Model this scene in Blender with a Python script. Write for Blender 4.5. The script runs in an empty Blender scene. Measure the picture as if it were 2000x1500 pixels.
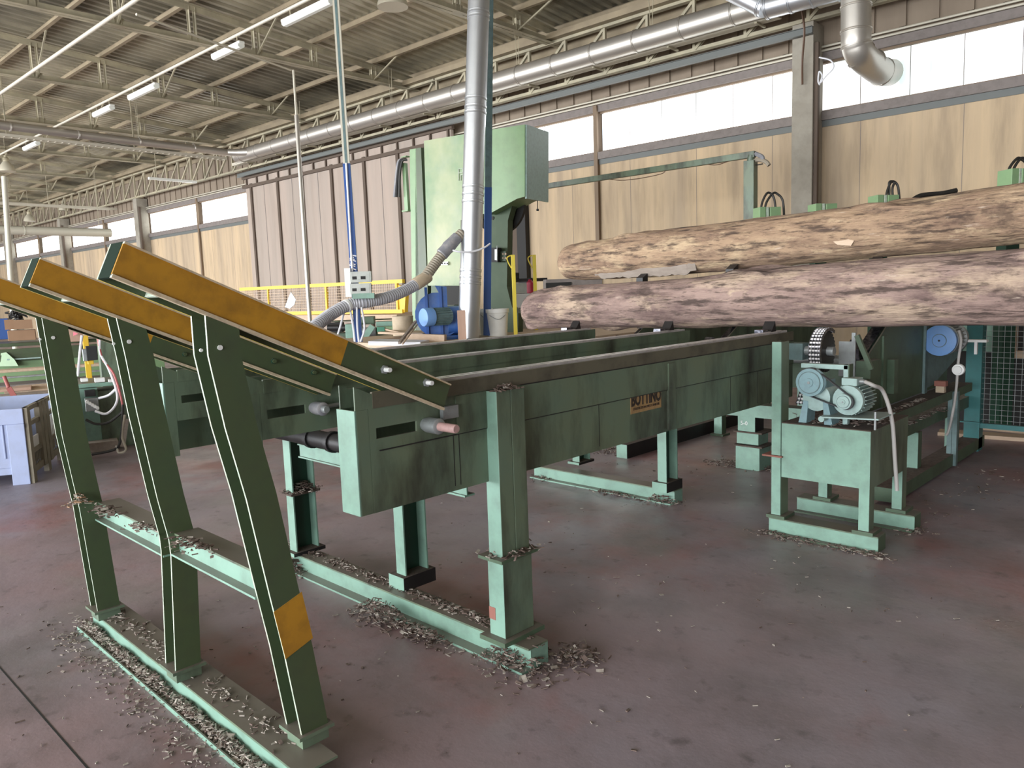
import bpy, bmesh, math, random
from mathutils import Vector, Matrix, noise
random.seed(7)
S = bpy.context.scene
COL = S.collection
V = Vector
PI = math.pi
R = math.radians
# ------------------------------------------------------------------ camera model
FPX = 1500.0
CAM = V((0, 0, 1.6))
PITCH = math.atan(183/1500.0); ROLL = math.atan(0.036); YAW = R(44.5)
_f0 = V((-math.sin(YAW), math.cos(YAW), 0)); _r0 = V((math.cos(YAW), math.sin(YAW), 0)); _u0 = V((0, 0, 1))
FW = _f0*math.cos(PITCH) - _u0*math.sin(PITCH)
_u1 = _u0*math.cos(PITCH) + _f0*math.sin(PITCH)
RT = _r0*math.cos(ROLL) - _u1*math.sin(ROLL)
UP = _u1*math.cos(ROLL) + _r0*math.sin(ROLL)
BR = R(1.8)                                   # the hall is turned 1.8 degrees against the log deck
BM = Matrix.Rotation(BR, 4, 'Z')
BMI = BM.inverted()
def ray(x, y):
    return (FW*FPX + RT*(x-1000) - UP*(y-750)).normalized()
def hit(x, y, p0, n):                         # photo point -> point on a real plane
    d = ray(x, y)
    return CAM + d*((V(p0)-CAM).dot(V(n))/d.dot(V(n)))
def onX(x, y, v): return hit(x, y, (v, 0, 0), (1, 0, 0))
def onY(x, y, v): return hit(x, y, (0, v, 0), (0, 1, 0))
def onZ(x, y, v=0.0): return hit(x, y, (0, 0, v), (0, 0, 1))
def W(x, y, d):
    r = ray(x, y); return CAM + r*(d/r.dot(FW))
def bY(x, y, v):                              # same, in hall coordinates
    n = BM @ V((0, 1, 0)); return BMI @ hit(x, y, n*v, n)
def bZ(x, y, v): return BMI @ onZ(x, y, v)
# ------------------------------------------------------------------ materials
MATS = {}
def mat(name, col, rough=0.6, metal=0.0, col2=None, scale=4.0, stretch=(1, 1, 1), amt=0.6, dirt=0.0, dirtcol=(0.03, 0.026, 0.02),
        dscale=6.0, dstretch=(1, 1, 1), dust=0.0, dustcol=(0.16, 0.13, 0.11), bump=0.0, bscale=40, emit=None, estr=0, detail=5, spec=0.5):
    m = bpy.data.materials.new(name); m.use_nodes = True
    nt = m.node_tree; N = nt.nodes; L = nt.links
    b = N['Principled BSDF']; geo = N.new('ShaderNodeNewGeometry')
    b.inputs['Roughness'].default_value = rough; b.inputs['Metallic'].default_value = metal
    b.inputs['Specular IOR Level'].default_value = spec
    def nz(sc, st, det=detail, lo=0.35, hi=0.65):
        mp = N.new('ShaderNodeMapping'); mp.inputs['Scale'].default_value = st
        L.new(geo.outputs['Position'], mp.inputs['Vector'])
        t = N.new('ShaderNodeTexNoise'); t.inputs['Scale'].default_value = sc; t.inputs['Detail'].default_value = det
        t.inputs['Roughness'].default_value = 0.62
        L.new(mp.outputs['Vector'], t.inputs['Vector'])
        r = N.new('ShaderNodeMapRange'); r.inputs['From Min'].default_value = lo; r.inputs['From Max'].default_value = hi
        L.new(t.outputs['Fac'], r.inputs['Value']); return r.outputs['Result']
    def mix(fac, a, c):
        x = N.new('ShaderNodeMix'); x.data_type = 'RGBA'
        if isinstance(fac, float): x.inputs[0].default_value = fac
        else: L.new(fac, x.inputs[0])
        if isinstance(a, tuple): x.inputs[6].default_value = (*a, 1)
        else: L.new(a, x.inputs[6])
        if isinstance(c, tuple): x.inputs[7].default_value = (*c, 1)
        else: L.new(c, x.inputs[7])
        return x.outputs[2]
    def mul(a, k):
        x = N.new('ShaderNodeMath'); x.operation = 'MULTIPLY'; L.new(a, x.inputs[0])
        if isinstance(k, float): x.inputs[1].default_value = k
        else: L.new(k, x.inputs[1])
        return x.outputs[0]
    c = tuple(col)
    if col2: c = mix(mul(nz(scale, stretch), float(amt)), c, tuple(col2))
    if dirt: c = mix(mul(nz(dscale, dstretch, 6, 0.45, 0.72), float(dirt)), c, dirtcol)
    if dust:
        sp = N.new('ShaderNodeSeparateXYZ'); L.new(geo.outputs['Normal'], sp.inputs[0])
        r = N.new('ShaderNodeMapRange'); r.inputs['From Min'].default_value = 0.6; r.inputs['From Max'].default_value = 0.95
        L.new(sp.outputs['Z'], r.inputs['Value'])
        c = mix(mul(r.outputs['Result'], float(dust)), c, dustcol)
    if isinstance(c, tuple): b.inputs['Base Color'].default_value = (*c, 1)
    else: L.new(c, b.inputs['Base Color'])
    if bump:
        bp = N.new('ShaderNodeBump'); bp.inputs['Strength'].default_value = bump; bp.inputs['Distance'].default_value = 0.01
        L.new(nz(bscale, stretch, 6, 0.2, 0.8), bp.inputs['Height']); L.new(bp.outputs['Normal'], b.inputs['Normal'])
    if emit:
        b.inputs['Emission Color'].default_value = (*emit, 1); b.inputs['Emission Strength'].default_value = estr
    MATS[name] = m; return m
STK = (5, 5, 0.5)
M = MATS
mat('green', (0.125, 0.18, 0.125), 0.42, col2=(0.15, 0.175, 0.10), scale=3, dirt=0.95, dirtcol=(0.026, 0.023, 0.017), dscale=4.5, dstretch=(1, 1, 0.35), dust=0.85)  # dirty deck green; also carries the shade of faces turned from the doors
mat('green_pale_lit', (0.215, 0.365, 0.285), 0.42, col2=(0.185, 0.31, 0.25), scale=5, dirt=0.35, dirtcol=(0.07, 0.07, 0.055), dscale=7, dust=0.8)  # lit tone of the deck green: daylight put into front faces, some whole parts
mat('green_dark', (0.060, 0.090, 0.044), 0.40, col2=(0.072, 0.09, 0.038), scale=3, dirt=0.3, dirtcol=(0.05, 0.05, 0.04), dscale=14, dust=0.7)
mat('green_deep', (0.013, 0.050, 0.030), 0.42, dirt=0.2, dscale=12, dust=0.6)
mat('green_saw', (0.20, 0.325, 0.165), 0.4, col2=(0.24, 0.36, 0.18), scale=1.5, dirt=0.25, dirtcol=(0.12, 0.15, 0.09), dscale=5, dust=0.5)
mat('green_saw_worn', (0.16, 0.265, 0.135), 0.42, col2=(0.52, 0.48, 0.28), scale=0.9, amt=0.7, stretch=(1, 1, 0.8), dirt=0.2, dirtcol=(0.2, 0.3, 0.3), dscale=3)
mat('green_mid', (0.072, 0.115, 0.068), 0.5, dirt=0.5, dscale=8, dust=0.8)
mat('teal', (0.035, 0.17, 0.17), 0.45, dirt=0.3, dscale=6, dust=0.5)
mat('green_shaded', (0.010, 0.021, 0.014), 0.85, spec=0.08)  # ramp green near black; the end caps' shade is put into this colour
mat('green_rusty', (0.12, 0.11, 0.075), 0.6, dirt=0.7, dscale=6)
mat('green_saw_dark', (0.048, 0.078, 0.040), 0.5, dirt=0.4, dirtcol=(0.09, 0.125, 0.07), dscale=4, spec=0.25)
mat('edge_pale', (0.36, 0.46, 0.36), 0.6, col2=(0.50, 0.46, 0.38), scale=18, dirt=0.6, dirtcol=(0.2, 0.2, 0.15), dscale=30)
mat('edge_cream', (0.58, 0.48, 0.33), 0.7, col2=(0.50, 0.40, 0.28), scale=20, dirt=0.35, dirtcol=(0.12, 0.09, 0.05), dscale=40)
mat('ochre', (0.47, 0.235, 0.02), 0.38, col2=(0.35, 0.17, 0.018), scale=4, dirt=0.5, dirtcol=(0.15, 0.075, 0.015), dscale=13, dust=0.3)
mat('yellow_strip', (0.62, 0.47, 0.08), 0.5, dirt=0.3, dscale=12)
mat('yellow', (0.80, 0.50, 0.03), 0.45, col2=(0.7, 0.45, 0.06), scale=6)
mat('lemon', (0.78, 0.62, 0.07), 0.45)
mat('bark_dust', (0.10, 0.075, 0.06), 0.95, col2=(0.05, 0.035, 0.028), scale=30, bump=0.5)
mat('black_grease_shade', (0.012, 0.011, 0.012), 0.5, dirt=0.3, dirtcol=(0.05, 0.04, 0.035))  # grease on shafts and chains, also black for shaded side faces
mat('chain_steel', (0.30, 0.30, 0.34), 0.25, 0.9, col2=(0.02, 0.02, 0.03), scale=40, amt=0.9)
mat('rail_steel', (0.85, 0.83, 0.84), 0.35, 0.55, dirt=0.35, dirtcol=(0.08, 0.06, 0.05), dscale=25, dstretch=(4, 0.6, 1))
mat('steel_grey', (0.34, 0.36, 0.36), 0.45, 0.5, dirt=0.3, dscale=20)
mat('bolt_white', (0.75, 0.76, 0.74), 0.5)
mat('pink_shaft', (0.42, 0.26, 0.24), 0.5, dirt=0.4, dirtcol=(0.1, 0.06, 0.06), dscale=40)
mat('galv', (0.60, 0.62, 0.65), 0.36, 0.85, col2=(0.55, 0.57, 0.60), scale=3, stretch=(1, 1, 1))
mat('galv_warm', (0.52, 0.49, 0.44), 0.42, 0.75, col2=(0.5, 0.47, 0.43), scale=3, dust=0.6, dustcol=(0.33, 0.24, 0.15))
mat('white_duct', (0.62, 0.60, 0.50), 0.45, 0.2, dust=0.4)
mat('blue', (0.035, 0.115, 0.36), 0.35, col2=(0.06, 0.15, 0.40), scale=5, dirt=0.25, dirtcol=(0.3, 0.32, 0.3), dscale=6)
mat('blue_pole', (0.03, 0.09, 0.30), 0.4)
mat('blue_cap', (0.16, 0.33, 0.66), 0.45, dirt=0.25, dirtcol=(0.2, 0.25, 0.4), dscale=20)
mat('motor_teal', (0.22, 0.35, 0.38), 0.45, dirt=0.3, dirtcol=(0.12, 0.13, 0.13), dscale=25, dust=0.5)
mat('motor_pale', (0.36, 0.50, 0.47), 0.45, dirt=0.3, dirtcol=(0.14, 0.15, 0.14), dscale=25, dust=0.5)
mat('bracket_blue', (0.13, 0.20, 0.20), 0.5, dirt=0.4, dscale=14)
mat('rubber', (0.02, 0.02, 0.02), 0.7)
mat('belt', (0.045, 0.045, 0.05), 0.6)
mat('conduit_grey', (0.42, 0.40, 0.38), 0.5, dust=0.3)
mat('hose_grey', (0.42, 0.42, 0.46), 0.4, col2=(0.48, 0.48, 0.5), scale=8)
mat('hose_tan', (0.30, 0.26, 0.20), 0.5)
mat('hose_tape', (0.22, 0.22, 0.24), 0.35, dirt=0.5, dirtcol=(0.5, 0.45, 0.4), dscale=12)
mat('white', (0.78, 0.78, 0.76), 0.5)
mat('cable_white', (0.75, 0.75, 0.78), 0.5)
mat('cable_red', (0.45, 0.12, 0.12), 0.5)
mat('cable_black', (0.02, 0.018, 0.015), 0.5)
mat('cable_brown', (0.11, 0.06, 0.035), 0.45)
mat('box_grey', (0.47, 0.49, 0.45), 0.5, dirt=0.2, dscale=10)
mat('dark', (0.015, 0.014, 0.013), 0.7)
mat('cardboard', (0.33, 0.20, 0.12), 0.85, col2=(0.28, 0.17, 0.10), scale=5)
mat('wood_pale', (0.58, 0.44, 0.32), 0.75, col2=(0.45, 0.32, 0.22), scale=5, stretch=(1, 6, 6))
mat('wood_pink', (0.50, 0.33, 0.25), 0.75, col2=(0.42, 0.27, 0.2), scale=4, stretch=(4, 4, 0.6))
mat('wood_grey', (0.30, 0.25, 0.21), 0.85, col2=(0.2, 0.16, 0.13), scale=6, stretch=(1, 5, 5))
mat('crate_blue', (0.36, 0.42, 0.62), 0.5, dirt=0.3, dirtcol=(0.25, 0.25, 0.3), dscale=8)
mat('crate_shade', (0.27, 0.235, 0.17), 0.6, dirt=0.3, dscale=8)  # bin plastic again; the side wall's shade is put into this tan
mat('red', (0.45, 0.03, 0.07), 0.4)
mat('red_tool', (0.33, 0.09, 0.08), 0.6)
mat('bucket_white', (0.86, 0.86, 0.82), 0.4, dirt=0.15, dirtcol=(0.4, 0.38, 0.3), dscale=6)
mat('drum_tan', (0.52, 0.42, 0.30), 0.7, dirt=0.4, dirtcol=(0.2, 0.15, 0.1), dscale=5)
mat('roof_steel', (0.47, 0.42, 0.29), 0.55, 0.0, col2=(0.22, 0.20, 0.15), scale=2, dust=0.3)
mat('roof_steel_brown', (0.33, 0.265, 0.17), 0.6, 0.0, col2=(0.19, 0.15, 0.10), scale=2)
mat('beam_bluegrey', (0.13, 0.14, 0.132), 0.55, dust=0.5)
mat('tray', (0.62, 0.58, 0.48), 0.55, 0.3)
mat('lamp_white', (0.85, 0.86, 0.80), 0.35)
mat('lamp_diffuser', (0.82, 0.84, 0.78), 0.3, emit=(1, 0.98, 0.9), estr=0.0)
mat('lamp_bell', (0.62, 0.58, 0.46), 0.45, 0.3)
mat('concrete_column', (0.30, 0.27, 0.22), 0.85, col2=(0.38, 0.35, 0.29), scale=3, dirt=0.4, dirtcol=(0.2, 0.18, 0.15), dscale=8)
mat('concrete_wall', (0.60, 0.45, 0.285), 0.85, col2=(0.44, 0.34, 0.235), scale=0.9, stretch=(2.2, 2.2, 0.12), amt=1.0, dirt=0.6, dirtcol=(0.26, 0.20, 0.14), dscale=1.6, dstretch=(2.6, 2.6, 0.3))
mat('fluted_wall', (0.27, 0.215, 0.16), 0.85, col2=(0.2, 0.155, 0.115), scale=1.2, stretch=(2, 2, 0.3))
mat('concrete_pink', (0.43, 0.345, 0.29), 0.85, col2=(0.36, 0.305, 0.26), scale=0.8, stretch=(2.2, 2.2, 0.12), amt=0.9, dirt=0.3, dirtcol=(0.22, 0.17, 0.13), dscale=1.4, dstretch=(2.6, 2.6, 0.25))
mat('rib_brown', (0.105, 0.075, 0.055), 0.8)
mat('sill', (0.22, 0.19, 0.175), 0.8, dirt=0.4, dirtcol=(0.1, 0.08, 0.07), dscale=9, dust=0.3)
mat('mullion', (0.20, 0.14, 0.09), 0.7)
mat('cloth', (0.8, 0.8, 0.82), 0.8)
mat('plate_yellow', (0.40, 0.25, 0.10), 0.5, col2=(0.32, 0.2, 0.1), scale=20, dirt=0.5, dirtcol=(0.1, 0.06, 0.03), dscale=30)
mat('letter', (0.03, 0.02, 0.015), 0.6)
mat('chip_dark', (0.085, 0.06, 0.048), 0.9, col2=(0.17, 0.12, 0.10), scale=35, amt=1.0)
mat('chip_pale', (0.42, 0.38, 0.33), 0.9, col2=(0.22, 0.18, 0.15), scale=35, amt=1.0)
mat('asphalt', (0.30, 0.30, 0.29), 0.9)
mat('rust_patch', (0.25, 0.10, 0.075), 0.8)
mat('green_scrap', (0.02, 0.16, 0.09), 0.5)

def special():
    # ---- floor: worn epoxy, violet grey with reddish bare patches, grime and gloss
    m = mat('floor', (0.1, 0.09, 0.09), 0.42); nt = m.node_tree; N = nt.nodes; L = nt.links; b = N['Principled BSDF']
    geo = [n for n in N if n.type == 'NEW_GEOMETRY'][0]
    def nz(sc, lo, hi, st=(1, 1, 1), off=(0, 0, 0), det=6, rot=0):
        mp = N.new('ShaderNodeMapping'); mp.inputs['Scale'].default_value = st; mp.inputs['Location'].default_value = off; mp.inputs['Rotation'].default_value = (0, 0, rot)
        L.new(geo.outputs['Position'], mp.inputs['Vector'])
        t = N.new('ShaderNodeTexNoise'); t.inputs['Scale'].default_value = sc; t.inputs['Detail'].default_value = det; t.inputs['Roughness'].default_value = 0.6
        L.new(mp.outputs['Vector'], t.inputs['Vector'])
        r = N.new('ShaderNodeMapRange'); r.inputs['From Min'].default_value = lo; r.inputs['From Max'].default_value = hi
        L.new(t.outputs['Fac'], r.inputs['Value']); return r.outputs['Result']
    def mix(f, a, c, k=1.0):
        if k != 1.0:
            mm = N.new('ShaderNodeMath'); mm.operation = 'MULTIPLY'; L.new(f, mm.inputs[0]); mm.inputs[1].default_value = k; f = mm.outputs[0]
        x = N.new('ShaderNodeMix'); x.data_type = 'RGBA'; L.new(f, x.inputs[0])
        for i, q in ((6, a), (7, c)):
            if isinstance(q, tuple): x.inputs[i].default_value = (*q, 1)
            else: L.new(q, x.inputs[i])
        return x.outputs[2]
    c = mix(nz(0.35, 0.4, 0.62), (0.27, 0.235, 0.265), (0.29, 0.205, 0.215))
    c = mix(nz(0.7, 0.5, 0.66, off=(5, 2, 0)), c, (0.29, 0.125, 0.115), 0.9)
    c = mix(nz(0.5, 0.56, 0.68, off=(11, 7, 0)), c, (0.19, 0.20, 0.175), 0.5)
    c = mix(nz(1.4, 0.45, 0.7, off=(3, 9, 0)), c, (0.11, 0.092, 0.09), 0.6)
    c = mix(nz(9, 0.58, 0.72), c, (0.05, 0.042, 0.04), 0.5)
    c = mix(nz(3, 0.6, 0.75, st=(0.25, 2.5, 1), rot=0.6), c, (0.30, 0.25, 0.24), 0.35)
    L.new(c, b.inputs['Base Color'])
    r = N.new('ShaderNodeMapRange'); r.inputs['To Min'].default_value = 0.26; r.inputs['To Max'].default_value = 0.6
    L.new(nz(1.1, 0.3, 0.7, off=(2, 2, 0)), r.inputs['Value']); L.new(r.outputs['Result'], b.inputs['Roughness'])
    bp = N.new('ShaderNodeBump'); bp.inputs['Strength'].default_value = 0.12; bp.inputs['Distance'].default_value = 0.01
    L.new(nz(14, 0.2, 0.8), bp.inputs['Height']); L.new(bp.outputs['Normal'], b.inputs['Normal'])
    # ---- log wood: weathered, bark mostly stripped, grain runs along X
    for name, A, B_, C_, D_ in (('log_pink', (0.36, 0.25, 0.21), (0.15, 0.095, 0.085), (0.52, 0.39, 0.28), (0.045, 0.028, 0.022)),
                                ('log_warm', (0.40, 0.27, 0.17), (0.19, 0.115, 0.08), (0.58, 0.43, 0.27), (0.05, 0.03, 0.022))):
        m = mat(name, A, 0.78); nt = m.node_tree; N = nt.nodes; L = nt.links; b = N['Principled BSDF']
        geo = [n for n in N if n.type == 'NEW_GEOMETRY'][0]
        c = mix_ = None
        def nz(sc, lo, hi, st, off=(0, 0, 0), det=8):
            mp = N.new('ShaderNodeMapping'); mp.inputs['Scale'].default_value = st; mp.inputs['Location'].default_value = off
            L.new(geo.outputs['Position'], mp.inputs['Vector'])
            t = N.new('ShaderNodeTexNoise'); t.inputs['Scale'].default_value = sc; t.inputs['Detail'].default_value = det; t.inputs['Roughness'].default_value = 0.68
            L.new(mp.outputs['Vector'], t.inputs['Vector'])
            r = N.new('ShaderNodeMapRange'); r.inputs['From Min'].default_value = lo; r.inputs['From Max'].default_value = hi
            L.new(t.outputs['Fac'], r.inputs['Value']); return r.outputs['Result']
        def mix(f, a, c, k=1.0):
            mm = N.new('ShaderNodeMath'); mm.operation = 'MULTIPLY'; L.new(f, mm.inputs[0]); mm.inputs[1].default_value = k
            x = N.new('ShaderNodeMix'); x.data_type = 'RGBA'; L.new(mm.outputs[0], x.inputs[0])
            for i, q in ((6, a), (7, c)):
                if isinstance(q, tuple): x.inputs[i].default_value = (*q, 1)
                else: L.new(q, x.inputs[i])
            return x.outputs[2]
        c = mix(nz(7, 0.40, 0.64, (0.3, 1, 1)), A, B_)
        c = mix(nz(6, 0.5, 0.64, (0.35, 1, 1), (4, 1, 2)), c, C_, 0.8)
        c = mix(nz(16, 0.52, 0.62, (0.16, 1, 1), (1, 5, 2)), c, D_, 0.85)
        c = mix(nz(45, 0.55, 0.65, (0.2, 1, 1), (3, 5, 8)), c, D_, 0.7)
        c = mix(nz(9, 0.6, 0.68, (0.5, 1, 1), (13, 5, 8)), c, C_, 0.8)
        c = mix(nz(4.2, 0.58, 0.66, (0.6, 1, 1), (9, 5, 6)), c, D_, 0.6)
        c = mix(nz(22, 0.62, 0.7, (0.12, 1, 1), (7, 3, 2)), c, (0.62, 0.5, 0.4), 0.8)
        L.new(c, b.inputs['Base Color'])
        bp = N.new('ShaderNodeBump'); bp.inputs['Strength'].default_value = 0.9; bp.inputs['Distance'].default_value = 0.02
        L.new(nz(14, 0.2, 0.8, (0.15, 1, 1)), bp.inputs['Height']); L.new(bp.outputs['Normal'], b.inputs['Normal'])
    # ---- corrugated roof sheet: galvanised grey green with paler weathered sheets
    m = mat('roof_sheet', (0.13, 0.12, 0.09), 0.42, 0.3, col2=(0.72, 0.66, 0.49), scale=0.22, stretch=(1, 0.5, 1), amt=1.0, dirt=0.5, dirtcol=(0.09, 0.08, 0.06), dscale=0.5)
    # ---- translucent glazing of the high windows: daylight shining through dusty plastic
    for gname, gs, gc in (('glazing', 3.4, (0.26, 0.34, 0.33, 1)), ('glazing_dim', 0.92, (0.42, 0.60, 0.56, 1))):
        m = mat(gname, (0.7, 0.72, 0.72), 0.5, emit=(1, 1, 1), estr=gs); nt = m.node_tree; N = nt.nodes; L = nt.links; b = N['Principled BSDF']
        geo = [n for n in N if n.type == 'NEW_GEOMETRY'][0]
        mp = N.new('ShaderNodeMapping'); mp.inputs['Scale'].default_value = (6, 6, 0.5); L.new(geo.outputs['Position'], mp.inputs['Vector'])
        t = N.new('ShaderNodeTexNoise'); t.inputs['Scale'].default_value = 1.2; t.inputs['Detail'].default_value = 4; L.new(mp.outputs['Vector'], t.inputs['Vector'])
        cr = N.new('ShaderNodeValToRGB'); cr.color_ramp.elements[0].position = 0.30; cr.color_ramp.elements[0].color = gc
        cr.color_ramp.elements[1].position = 0.55; cr.color_ramp.elements[1].color = (1, 1, 1, 1)
        L.new(t.outputs['Fac'], cr.inputs[0]); L.new(cr.outputs[0], b.inputs['Emission Color'])
special()
# ------------------------------------------------------------------ mesh builder
class B:
    def __init__(s): s.v = []; s.f = []; s.m = []; s.mats = []
    def mi(s, name):
        if name not in s.mats: s.mats.append(name)
        return s.mats.index(name)
    def add(s, vs, fs, m, ms=None):
        o = len(s.v); s.v += [V(p) for p in vs]
        for k, f in enumerate(fs):
            s.f.append([i+o for i in f]); s.m.append(s.mi(ms[k] if ms else m))
        return s
    def frame(s, c, ax, sz, m, ms=None):          # box centred c, axes ax, full sizes sz
        c = V(c); a = [V(x).normalized()*(h/2) for x, h in zip(ax, sz)]
        vs = [c+a[0]*i+a[1]*j+a[2]*k for i in (-1, 1) for j in (-1, 1) for k in (-1, 1)]
        fs = [(0, 1, 3, 2), (4, 6, 7, 5), (0, 4, 5, 1), (2, 3, 7, 6), (0, 2, 6, 4), (1, 5, 7, 3)]   # -0 +0 -1 +1 -2 +2
        if a[0].cross(a[1]).dot(a[2]) < 0: fs = [f[::-1] for f in fs]
        return s.add(vs, fs, m, ms)
    def box(s, lo, hi, m, ms=None):
        lo = V(lo); hi = V(hi)
        return s.frame((lo+hi)/2, ((1, 0, 0), (0, 1, 0), (0, 0, 1)), hi-lo, m, ms)
    def cyl(s, p0, p1, r, m, r2=None, n=16, cap=True, mc=None):
        p0 = V(p0); p1 = V(p1); r2 = r if r2 is None else r2
        d = (p1-p0).normalized(); a = d.orthogonal().normalized(); b = d.cross(a)
        vs = [p+(a*math.cos(2*PI*i/n)+b*math.sin(2*PI*i/n))*q for p, q in ((p0, r), (p1, r2)) for i in range(n)]
        fs = [(i, (i+1) % n, n+(i+1) % n, n+i) for i in range(n)]; ms = [m]*n
        if cap: fs += [tuple(range(n))[::-1], tuple(range(n, 2*n))]; ms += [mc or m]*2
        return s.add(vs, fs, m, ms)
    def lathe(s, p0, d, prof, m, n=24, ms=None):  # prof: (dist along d, radius)
        p0 = V(p0); d = V(d).normalized(); a = d.orthogonal().normalized(); b = d.cross(a)
        vs = []; fs = []; mm = []
        for t, r in prof:
            vs += [p0+d*t+(a*math.cos(2*PI*i/n)+b*math.sin(2*PI*i/n))*max(r, 1e-4) for i in range(n)]
        for k in range(len(prof)-1):
            for i in range(n):
                fs.append((k*n+i, k*n+(i+1) % n, (k+1)*n+(i+1) % n, (k+1)*n+i)); mm.append(ms[k] if ms else m)
        fs += [tuple(range(n))[::-1], tuple(range((len(prof)-1)*n, len(prof)*n))]; mm += [mm[0], mm[-1]]
        return s.add(vs, fs, m, mm)
    def tube(s, pts, r, m, n=8, rib=0):           # smooth hose through points
        pts = [V(p) for p in pts]; path = []
        if len(pts) == 2: path = pts
        else:
            q = [pts[0]*2-pts[1]]+pts+[pts[-1]*2-pts[-2]]
            for i in range(1, len(q)-2):
                L_ = (q[i+1]-q[i]).length; st = max(4, int(L_/rib)) if rib else 6
                for k in range(st):
                    t = k/st; a, b_, c, d = q[i-1], q[i], q[i+1], q[i+2]
                    path.append(0.5*((2*b_)+(c-a)*t+(2*a-5*b_+4*c-d)*t*t+(3*b_-a-3*c+d)*t**3))
            path.append(pts[-1])
        vs = []; fs = []; nrm = None
        for i, p in enumerate(path):
            d = (path[min(i+1, len(path)-1)]-path[max(i-1, 0)]).normalized()
            nrm = d.orthogonal().normalized() if nrm is None else (nrm-d*nrm.dot(d)).normalized()
            b_ = d.cross(nrm); rr = r*(1.0 if not rib or i % 2 else 0.90)
            vs += [p+(nrm*math.cos(2*PI*k/n)+b_*math.sin(2*PI*k/n))*rr for k in range(n)]
        for i in range(len(path)-1):
            for k in range(n): fs.append((i*n+k, i*n+(k+1) % n, (i+1)*n+(k+1) % n, (i+1)*n+k))
        fs += [tuple(range(n))[::-1], tuple(range((len(path)-1)*n, len(path)*n))]
        return s.add(vs, fs, m)
    def prism(s, pts, off, m, ms=None):           # polygon (3D points) pushed along off
        pts = [V(p) for p in pts]; off = V(off); n = len(pts)
        nn = sum(((pts[i]-pts[0]).cross(pts[i+1]-pts[0]) for i in range(1, n-1)), V((0, 0, 0)))
        if nn.dot(off) > 0: pts = pts[::-1]
        vs = pts+[p+off for p in pts]
        fs = [tuple(range(n)), tuple(range(n, 2*n))[::-1]]+[(i, n+i, n+(i+1) % n, (i+1) % n) for i in range(n)]
        return s.add(vs, fs, m, ms)
    def loft(s, secs, m, ms=None):                # list of equal-count rings
        n = len(secs[0]); vs = [p for r_ in secs for p in r_]; fs = []; mm = []
        for k in range(len(secs)-1):
            for i in range(n): fs.append((k*n+i, k*n+(i+1) % n, (k+1)*n+(i+1) % n, (k+1)*n+i)); mm.append(ms[i] if ms else m)
        fs += [tuple(range(n))[::-1], tuple(range((len(secs)-1)*n, len(secs)*n))]; mm += [m, m]
        return s.add(vs, fs, m, mm)
    def build(s, name, parent=None, M4=None, smooth=False, bevel=0.0, kind=None, label=None, cat=None, group=None, loc=None, solid=True):
        vs = [M4 @ p for p in s.v] if M4 else s.v
        lo = V((min(p.x for p in vs), min(p.y for p in vs), min(p.z for p in vs))); hi = V((max(p.x for p in vs), max(p.y for p in vs), max(p.z for p in vs)))
        c = V(loc) if loc is not None else (V(((lo.x+hi.x)/2, (lo.y+hi.y)/2, lo.z)) if parent is None else (lo+hi)/2)
        me = bpy.data.meshes.new(name); me.from_pydata([p-c for p in vs], [], s.f)
        for n_ in s.mats: me.materials.append(M[n_])
        for p, i in zip(me.polygons, s.m): p.material_index = i
        me.validate(); me.update()
        if solid:
            bm = bmesh.new(); bm.from_mesh(me); bmesh.ops.recalc_face_normals(bm, faces=bm.faces); bm.to_mesh(me); bm.free()
        if smooth:
            me.polygons.foreach_set('use_smooth', [True]*len(me.polygons))
            try: me.set_sharp_from_angle(angle=R(38))
            except Exception: pass
        o = bpy.data.objects.new(name, me); COL.objects.link(o)
        o.location = c; o['_w'] = tuple(c)
        if parent is not None:
            o.parent = parent; o.matrix_parent_inverse = Matrix.Translation(-V(parent['_w']))
        if bevel:
            bv = o.modifiers.new('bevel', 'BEVEL'); bv.width = bevel; bv.segments = 2; bv.limit_method = 'ANGLE'
        return tag(o, label, cat, group, kind)
def tag(o, label=None, cat=None, group=None, kind=None):
    if label: o['label'] = label
    if cat: o['category'] = cat
    if group: o['group'] = group
    if kind: o['kind'] = kind
    return o
def thing(name, loc, label, cat, group=None):
    o = bpy.data.objects.new(name, None); COL.objects.link(o); o.empty_display_size = 0.1
    o.location = V(loc); o['_w'] = tuple(V(loc)); return tag(o, label, cat, group)
KIDS = lambda o: [c for c in bpy.data.objects if c.parent == o]
def copy_tree(o, delta, label=None, group=None, parent=None):
    c = o.copy(); COL.objects.link(c)
    if parent is None:
        c.location = V(o.location)+V(delta); c['_w'] = tuple(c.location)
        if label: c['label'] = label
        if group: c['group'] = group
    else:
        mi_ = o.matrix_parent_inverse.copy(); c.parent = parent; c.matrix_parent_inverse = mi_
    for ch in KIDS(o): copy_tree(ch, delta, parent=c)
    return c
X_, Y_, Z_ = V((1, 0, 0)), V((0, 1, 0)), V((0, 0, 1))
# ================================================================== THE HALL (hall coordinates, turned by BM)
XL, XR, YB, YF = -57.0, 8.0, 13.0, -11.0
def hb(b, name, **k): return b.build(name, M4=BM, **k)
b = B(); b.box((XL, YF, -0.15), (XR, YB, 0), 'floor'); hb(b, 'floor', kind='structure')
# saw-cut joint in the floor in front of the ramp frame
b = B(); p, q = onZ(-60, 1235), onZ(176, 1506)
d = (q-p).normalized(); b.frame((p+q)/2+V((0, 0, 0.0005)), (d, d.cross(Z_), Z_), ((q-p).length+1.0, 0.007, 0.001), 'dark'); b.build('trim_1', kind='structure', label='dark saw-cut joint across the floor')
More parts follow.
